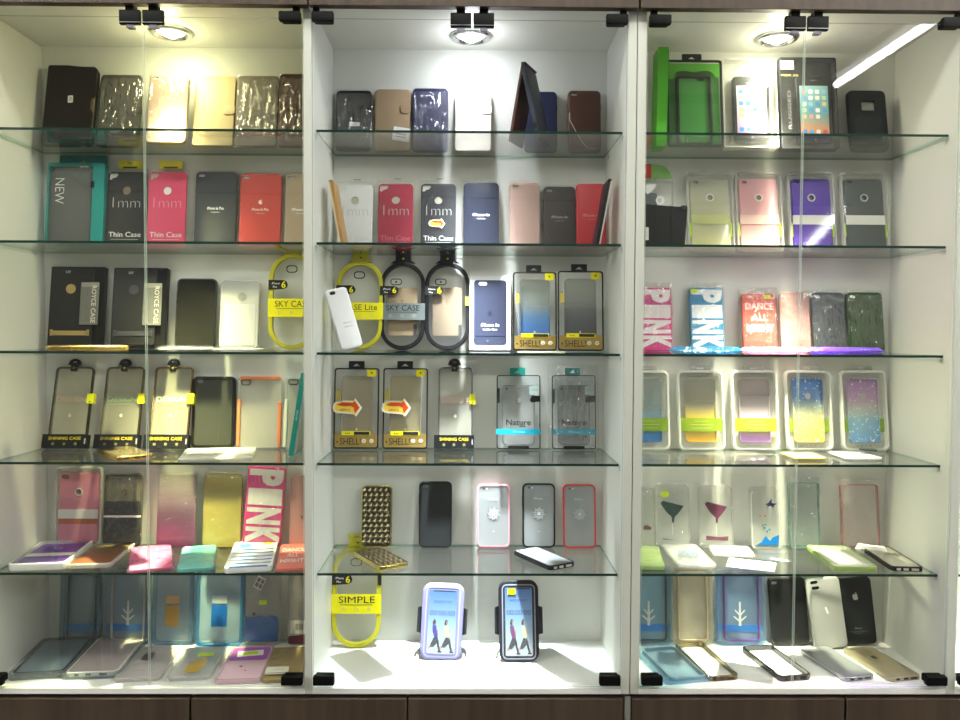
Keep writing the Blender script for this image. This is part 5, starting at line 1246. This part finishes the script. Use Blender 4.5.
def rpack(xc, lab, stops, glit=0, w=47):
    q = spot(3, xc, w, 371, 449, t=.012, lean=9)
    o = thing('rounded_case_pack', lab, 'phone case pack', 'rounded packs with a lime band'); w, h, t = q.w, q.h, .012
    W_ = clear('#fafaf6', .62, '#fafaf4', f0=.05)
    b = MB(); b.slab(rr(w, h, .013), -.002, t, W_, holes=[off(rr(w - .010, h - .010, .009), 0, .005)], r=.003); b.build('tray_rim', o)
    b = MB(); b.slab(off(rr(w - .0098, h - .0098, .009), 0, .0049), t - .0015, t - .0006, clear('#f0f0ea', .25, '#ecece4')); b.slab(off(rr(w*.40, .003, .001), 0, h*.935), t - .0022, t - .0016, solid('#a8aaa0', .5))
    for k in range(4): b.slab(off(circ(.0013, 8), (k - 1.5)*w*.09, h*.062), t - .0022, t - .0016, solid('#4c4c44', .5))
    b.box(-w*.385, -w*.375, t - .0022, t - .0016, h*.55, h*.70, solid('#b0b2a8', .5)); b.build('back_card', o)
    b = MB(); cw, ch = w*.66, h*.80; g = graded(stops, glit)
    b.slab(off(rr(cw, ch, .008), 0, h*.10), .0015, .0090, g, holes=[off(rr(cw - .004, ch - .004, .006), 0, h*.10 + .002)], r=.001); b.slab(off(rr(cw - .0038, ch - .0038, .006), 0, h*.10 + .0019), .0064, .0074, g)
    if glit: b.slab(off(circ(.0070, 20), w*.01, h*.68), .0058, .0063, clear('#e8e8e4', .4))
    b.build('inner_case', o)
    b = MB(); yb_ = t - .004 if glit else -.0004
    b.slab(off(rr(w - .0102, h*.165, .0008, 1), 0, h*.235), yb_, yb_ + .0006, clear('#b4d41c', .42, '#a8cc10', f0=.04))
    if not glit:
        for k, ww in ((.74, .30), (.48, .5), (.22, .44)): b.box(-w*ww/2, w*ww/2, -.0006, -.0004, h*(.235 + .165*k), h*(.235 + .165*k) + .0012, clear('#d8e48c', .6, '#d8e48c'))
    b.build('lime_band', o, 'see-through lime green band')
    b = MB(); b.slab(off(rr(w - .0104, h - .0104, .009), 0, .0052), -.0016, -.0011, CLEARP); b.build('window', o)
    b = MB(); b.slab(off(rr(w*.46, .012, .004), w*.02, h - .001), t*.5, t*.5 + .0012, FROST, holes=[off(rr(.016, .0034, .0014), w*.02, h + .0035)]); b.build('hang_tab', o)
    stand(o, q)
rpack(648, 'rounded pack with a case fading to blue, cut off by the front panel', [(0, '#2a7cc8', .95), (.3, '#4f98d0', .8), (.5, '#b8d0d8', .35), (1, '#d8dcd4', .15)], w=44)
rpack(701.5, 'rounded pack with a case fading from clear to golden yellow', [(0, '#e8be30', .95), (.4, '#e6cc50', .8), (.6, '#d8d4b0', .35), (1, '#d4d4c8', .2)])
rpack(755.5, 'rounded pack with a case fading from clear to lilac', [(0, '#a874c8', .92), (.3, '#b48ccc', .75), (.5, '#d4c4d0', .4), (1, '#dcd0cc', .25)])
rpack(809.5, 'rounded pack with a glittery blue to yellow case', [(0, '#e8cc58', .95), (.4, '#d8d090', .8), (.56, '#b0c4b8', .8), (.68, '#5f8cc8', .9), (1, '#3f74c0', .95)], .05)
rpack(865, 'rounded pack with a glittery mauve to blue case', [(0, '#5f9cd0', .95), (.36, '#84b4cc', .85), (.52, '#c8ccc4', .7), (.68, '#c49cc4', .85), (1, '#a070b4', .95)], .05)
card_lying(668, .080, .10, .05, 'clear sleeve lying before the blue fading rounded pack', FILM2, .006, row=3)
card_lying(745, .115, .10, .05, 'clear crinkled sleeve lying before the lilac fading rounded pack', FILM2, .007, row=3)
card_lying(812, .075, .085, .075, 'yellow card in a sleeve lying before the glittery blue and yellow pack', FILM2, .006, row=3, top=solid('#d8bc58', .5))
card_lying(866, .085, .095, .075, 'sleeve with a dark tag lying before the glittery mauve and blue pack', FILM2, .007, row=3, top=clear('#e4e4de', .5))
o = thing('price_tag', 'small dark tag lying before the glittery mauve pack', 'tag'); b = MB(); b.slab(rr(.034, .020, .002), 0, .003, solid('#34383c', .4)); b.build('tag', o); lay(o, 3, (862, 455), (862, 450)); o.location.z += .012; o.location.y -= .025

# fifth shelf of the last bay
def glass_print(colr, base, sticker):
    def f(b, w, h, z):
        M = solid(colr, .4)
        b.poly([(-w*.33, h*.71), (-w*.25, h*.74), (w*.02, h*.70), (w*.33, h*.66), (w*.20, h*.56), (w*.06, h*.48), (w*.04, h*.40), (-w*.01, h*.40), (-w*.02, h*.49), (-w*.16, h*.56), (-w*.29, h*.66)], .0006, M, .0008)
        if base: b.poly([(-w*.31, h*.20), (-w*.31, h*.13), (w*.33, h*.12), (w*.35, h*.19), (w*.05, h*.175)], .0006, M, .0008)
        else: b.poly([(-w*.30, h*.155), (w*.1, h*.125), (-w*.26, h*.135)], .0006, M, .0008)
        b.tube([(.0, .0004, h*.40), (.0, .0004, h*.20)], .0003, WHT, n=4)
        if sticker: b.poly(off(rr(.018, .012, .005)(), -w*.2, h*.80), .0006, NEON, .0006)
    return f
CT = clear('#eef0ea', .14, '#e0e2da')
def leftdot(b, w, h, z): b.poly([(w*.10, h*.30), (w*.34, h*.30), (w*.36, h*.34), (w*.2, h*.38), (w*.1, h*.36)], .0006, solid('#5a3a34', .4), .0008)
jelly(spot(4, 641, 30, 488, 545), 'clear case with a small brown mark half hidden by the front panel', CT, deco=leftdot, bag=101)
jelly(spot(4, 673, 35, 485, 545), 'clear case printed with a dark green funnel glass and neon sticker', CT, deco=glass_print('#25443c', False, True), bag=102)
jelly(spot(4, 717, 34, 486, 545), 'clear case printed with a maroon funnel glass and maroon bar', CT, deco=glass_print('#5a1c3c', True, False), bag=103)
def butterfly(b, w, h, z):
    N_, B_ = solid('#2a2a54', .4), solid('#1464a4', .35)
    b.poly([(-w*.02, h*.70), (w*.10, h*.735), (w*.20, h*.80), (w*.19, h*.73), (w*.36, h*.72), (w*.26, h*.69), (w*.25, h*.65), (w*.15, h*.69), (w*.04, h*.66), (w*.08, h*.70)], .0006, N_, .0008)
    for x, zz, c in ((-.18, .52, '#c08060'), (-.08, .535, '#d8a080'), (-.02, .52, '#a87858'), (-.10, .37, '#3f7f6c'), (-.02, .38, '#4f8fa0'), (.10, .30, '#2f6fa8'), (-.06, .33, '#3060a0'), (.02, .27, '#1f5a9c')): b.slab(off(circ(.0022, 8), w*x, h*zz), .0, .0006, solid(c, .4))
    b.poly([(-w*.34, h*.05), (w*.36, h*.05), (w*.40, h*.22), (w*.18, h*.17), (w*.10, h*.12), (-w*.02, h*.20), (-w*.10, h*.15), (-w*.16, h*.10)], .0006, B_, .0008)
    b.tube([(x, .0, z2) for x, z2 in off(rr(w*.90, h*.9, .008), 0, h*.01)() if z2 < h*.62 or True][7:17], .0007, WHT, n=4)
jelly(spot(4, 767, 32, 487, 549), 'clear case printed with a butterfly above blue water', CT, deco=butterfly, bag=0, group='soft see-through cases')
def thin_frame(q, lab, c, op, bag):
    o = thing('frame_case', lab, 'phone case', 'pastel frames in sleeves'); w, h, t = q.w, q.h, .009
    b = MB(); b.slab(rr(w, h, .006), 0, t, clear(c, op, c), holes=[off(rr(w - .0044, h - .0044, .004), 0, .0022)], r=.0012)
    for x, z in ((-w/2 + .002, h*.72), (w/2 - .002, h - .004), (w/2 - .002, h*.45)): b.slab(off(circ(.0012, 8), x, z), -.0008, .0006, solid('#6c6c66', .4))
    b.build('frame', o)
    b = MB(); b.slab(off(rr(w - .0042, h - .0042, .004), 0, .0021), .001, .0018, clear('#eef2ee', .07, c)); b.build('clear_back', o)
    sleeve(o, w, h, t, bag, up=.012, mat=FILM2); stand(o, q)
thin_frame(spot(4, 806, 31, 483, 545), 'clear case with thin mint green frame in a sleeve', '#8fb8ac', .3, 105)
thin_frame(spot(4, 862, 38, 485, 546), 'clear case with thin rose pink frame in a sleeve', '#d49494', .42, 106)
o = thing('folded_sleeve', 'white crumpled sleeve end lying before the rose pink frame', 'sleeve'); b = MB(); b.film(.062, .020, .011, clear('#f8f8f6', .75, '#fafaf8', f0=.1, rough=.2), 0, 0, 107, .004); b.build('film', o); lay(o, 4, (871, 554), (871, 547))
GRN = clear('#d4e0b0', .45, '#bcd48c')
n, f = (652, 571), (646, 549); lying_sheet(4, n, f, 30, 'pale green clear case lying beside the front panel', GRN, seed=111, name='clear_case')
def print_gray(b, w, h, m): b.poly(rot(off(rr(w*.55, h*.34, .006)(), 0, -h*.17), -.25, w*.0, m + h*.5), .0003, solid('#7a8494', .4), .0003); b.text('WATCH', .006, 0, m + h*.25, -.0003, solid('#3f5a8c', .4))
n, f = (699, 570), (678, 547); lying_sheet(4, n, f, 42, 'clear sleeve with a grey printed case lying before the green funnel glass', clear('#eceee8', .25), deco=print_gray, seed=112, name='clear_case', fmat=FILM)
o = thing('price_card', 'white card lying before the maroon funnel glass case', 'card'); q = lay_q(4, (750, 570), (753, 559), 46); b = MB(); b.slab(rr(q.w, q.h*.8, .002), 0, .0015, WHT); b.slab(off(circ(.0015, 8), 0, q.h*.4), -.0003, .0, GRY); b.build('card', o); lay(o, 4, (750, 570), (753, 559))
n, f = (735, 558), (728, 548); lying_sheet(4, n, f, 44, 'clear crumpled sleeve lying behind the white card', clear('#f0e8d8', .35), seed=113, name='clear_case', t=.006)
o = thing('folded_sleeve', 'small clear sleeve lying before the butterfly case', 'sleeve'); q = lay_q(4, (776, 563), (772, 551), 34); b = MB(); b.film(q.w, q.h, .006, FILM2, 0, 0, 114, .003); b.build('film', o); lay(o, 4, (776, 563), (772, 551))
n, f = (856, 572), (826, 550); bumper(lay_q(4, n, f, 44), 'lime tinted framed case lying before the mint green frame', clear('#c4dc8c', .5, '#b4d474'), clear('#eef2e0', .12), cam=False, lay_at=(4, n, f), bag=115)
n, f = (908, 572), (874, 550); bumper(lay_q(4, n, f, 32), 'black rimmed clear case lying at the end of the lowest glass shelf', solid('#1d1d1c', .25), clear('#dcdad0', .35, '#c4c0b4'), cam=False, lay_at=(4, n, f), ports=solid('#c8c4b8', .3), rw=.003, group='framed cases lying down')

# cabinet floor of the last bay
band_pack(spot(5, 650, 47, 567, 641, t=.013), 'pale blue frame pack with a black frame cut off by the front panel', '#a4cce4', solid('#26323a', .4), '#2878c8', tree=True)
band_pack(spot(5, 693, 42, 569, 644, t=.013), 'beige frame pack without band between two blue frame packs', '#e8e0cc', solid('#c8b492', .4), None)
band_pack(spot(5, 742, 50, 569, 645, t=.013), 'pale blue frame pack with a purple frame and tree print', '#a0c4ea', solid('#6c3f94', .4), '#2878d0', tree=True)
back_case(spot(5, 792, 37, 579, 644), 'matt black case standing between the purple frame pack and the white case', '#17191c', mat=solid('#15171a', .45), cam=True, pose=dict(roll=-3))
def gloss(q):
    o = thing('phone_case', 'glossy white case with two stacked camera holes', 'phone case', 'plain back cases'); w, h, t = q.w, q.h, .009; M = solid('#b2b2b1', .10)
    hs = [off(rr(.017, .0068, .0032), -w/2 + .0175, h - .013), off(rr(.017, .0076, .0036), -w/2 + .0195, h - .0255)]
    b = MB(); shell(b, w, h, t, M, holes=hs, pale=False); b.poly(rot(off(rr(.005, .016, .0024)(), 0, -.008), .25, .0, h*.53), -.0001, WHT, .0003); b.build('back_shell', o)
    b = MB()
    for hh in hs: b.slab(hh, .0035, .0045, INK)
    b.build('camera_openings', o, 'two dark camera openings'); stand(o, q, roll=-5)
gloss(spot(5, 832, 34, 579, 650))
q = spot(5, 860, 36, 579, 646)
o = thing('phone_case', 'black case with a pale fruit emblem and fine print', 'phone case', 'plain back cases'); w, h, t = q.w, q.h, .009
b = MB(); shell(b, w, h, t, solid('#181c20', .35)); apple(b, .001, h*.715, .0135, 0, solid('#c4c6c8', .3)); b.text('iPhone', .0055, 0, h*.25, -.0003, solid('#9a9ca0', .4)); b.text('Designed in California', .003, 0, h*.20, -.0003, solid('#7c7e82', .4), fit=w*.48); b.text('Model A1429', .003, 0, h*.175, -.0003, solid('#7c7e82', .4)); b.slab(off(rr(.010, .003, .0014), -w*.28, h*.945), -.0004, .0002, INK); b.build('back_shell', o); stand(o, q, roll=-4)
n, f = (690, 684), (655, 650); band_pack(lay_q(5, n, f, 54), 'pale blue frame pack lying on the cabinet floor beside the black corner hinge', '#b4d8ec', solid('#7a98ac', .4), None, lay_at=(5, n, f))
n, f = (724, 681), (688, 647); bumper(lay_q(5, n, f, 33), 'empty gold and black bumper frame lying on the white floor', solid('#6a6048', .25, .7), None, lay_at=(5, n, f), ports=INK, rw=.0034, group='empty bumper frames')
n, f = (796, 681), (756, 650); bumper(lay_q(5, n, f, 36), 'empty gunmetal bumper frame lying beside the gold and black one', solid('#4c4c52', .22, .8), None, lay_at=(5, n, f), ports=INK, rw=.0042, t=.011, group='empty bumper frames')
def apple_deco(b, w, h): apple(b, 0, h*.62, .013, -.0006, solid('#3a3630', .35)); b.slab(off(rr(.012, .004, .0018), -w*.28, h*.90), -.0010, -.0006, solid('#6c655a', .4))
n, f = (860, 681), (813, 651); q = lay_q(5, n, f, 36); slim_lying(5, n, f, q.w, q.h, 'silver grey case lying before the glossy white case', solid('#8f9296', .3, .3), solid('#a8aaac', .25, .5), group='slim metal-coloured cases lying down')
n, f = (906, 681), (856, 651); q = lay_q(5, n, f, 36); slim_lying(5, n, f, q.w, q.h, 'champagne gold case with dark emblem lying beside the silver grey one', solid('#978c74', .36, .2), solid('#b0a68a', .28, .4), group='slim metal-coloured cases lying down', deco=apple_deco)
sc.view_settings.view_transform = 'Standard'; sc.view_settings.look = 'None'; sc.view_settings.gamma = 1; sc.view_settings.use_curve_mapping = False
sc.view_settings.exposure = 0.45
sc.cycles.transparent_max_bounces = 48
sc.cycles.max_bounces = 10; sc.cycles.diffuse_bounces = 5; sc.cycles.glossy_bounces = 4; sc.cycles.transmission_bounces = 8
sc.cycles.caustics_reflective = False; sc.cycles.caustics_refractive = False
sc.cycles.sample_clamp_indirect = 4
sc.cycles.use_denoising = True
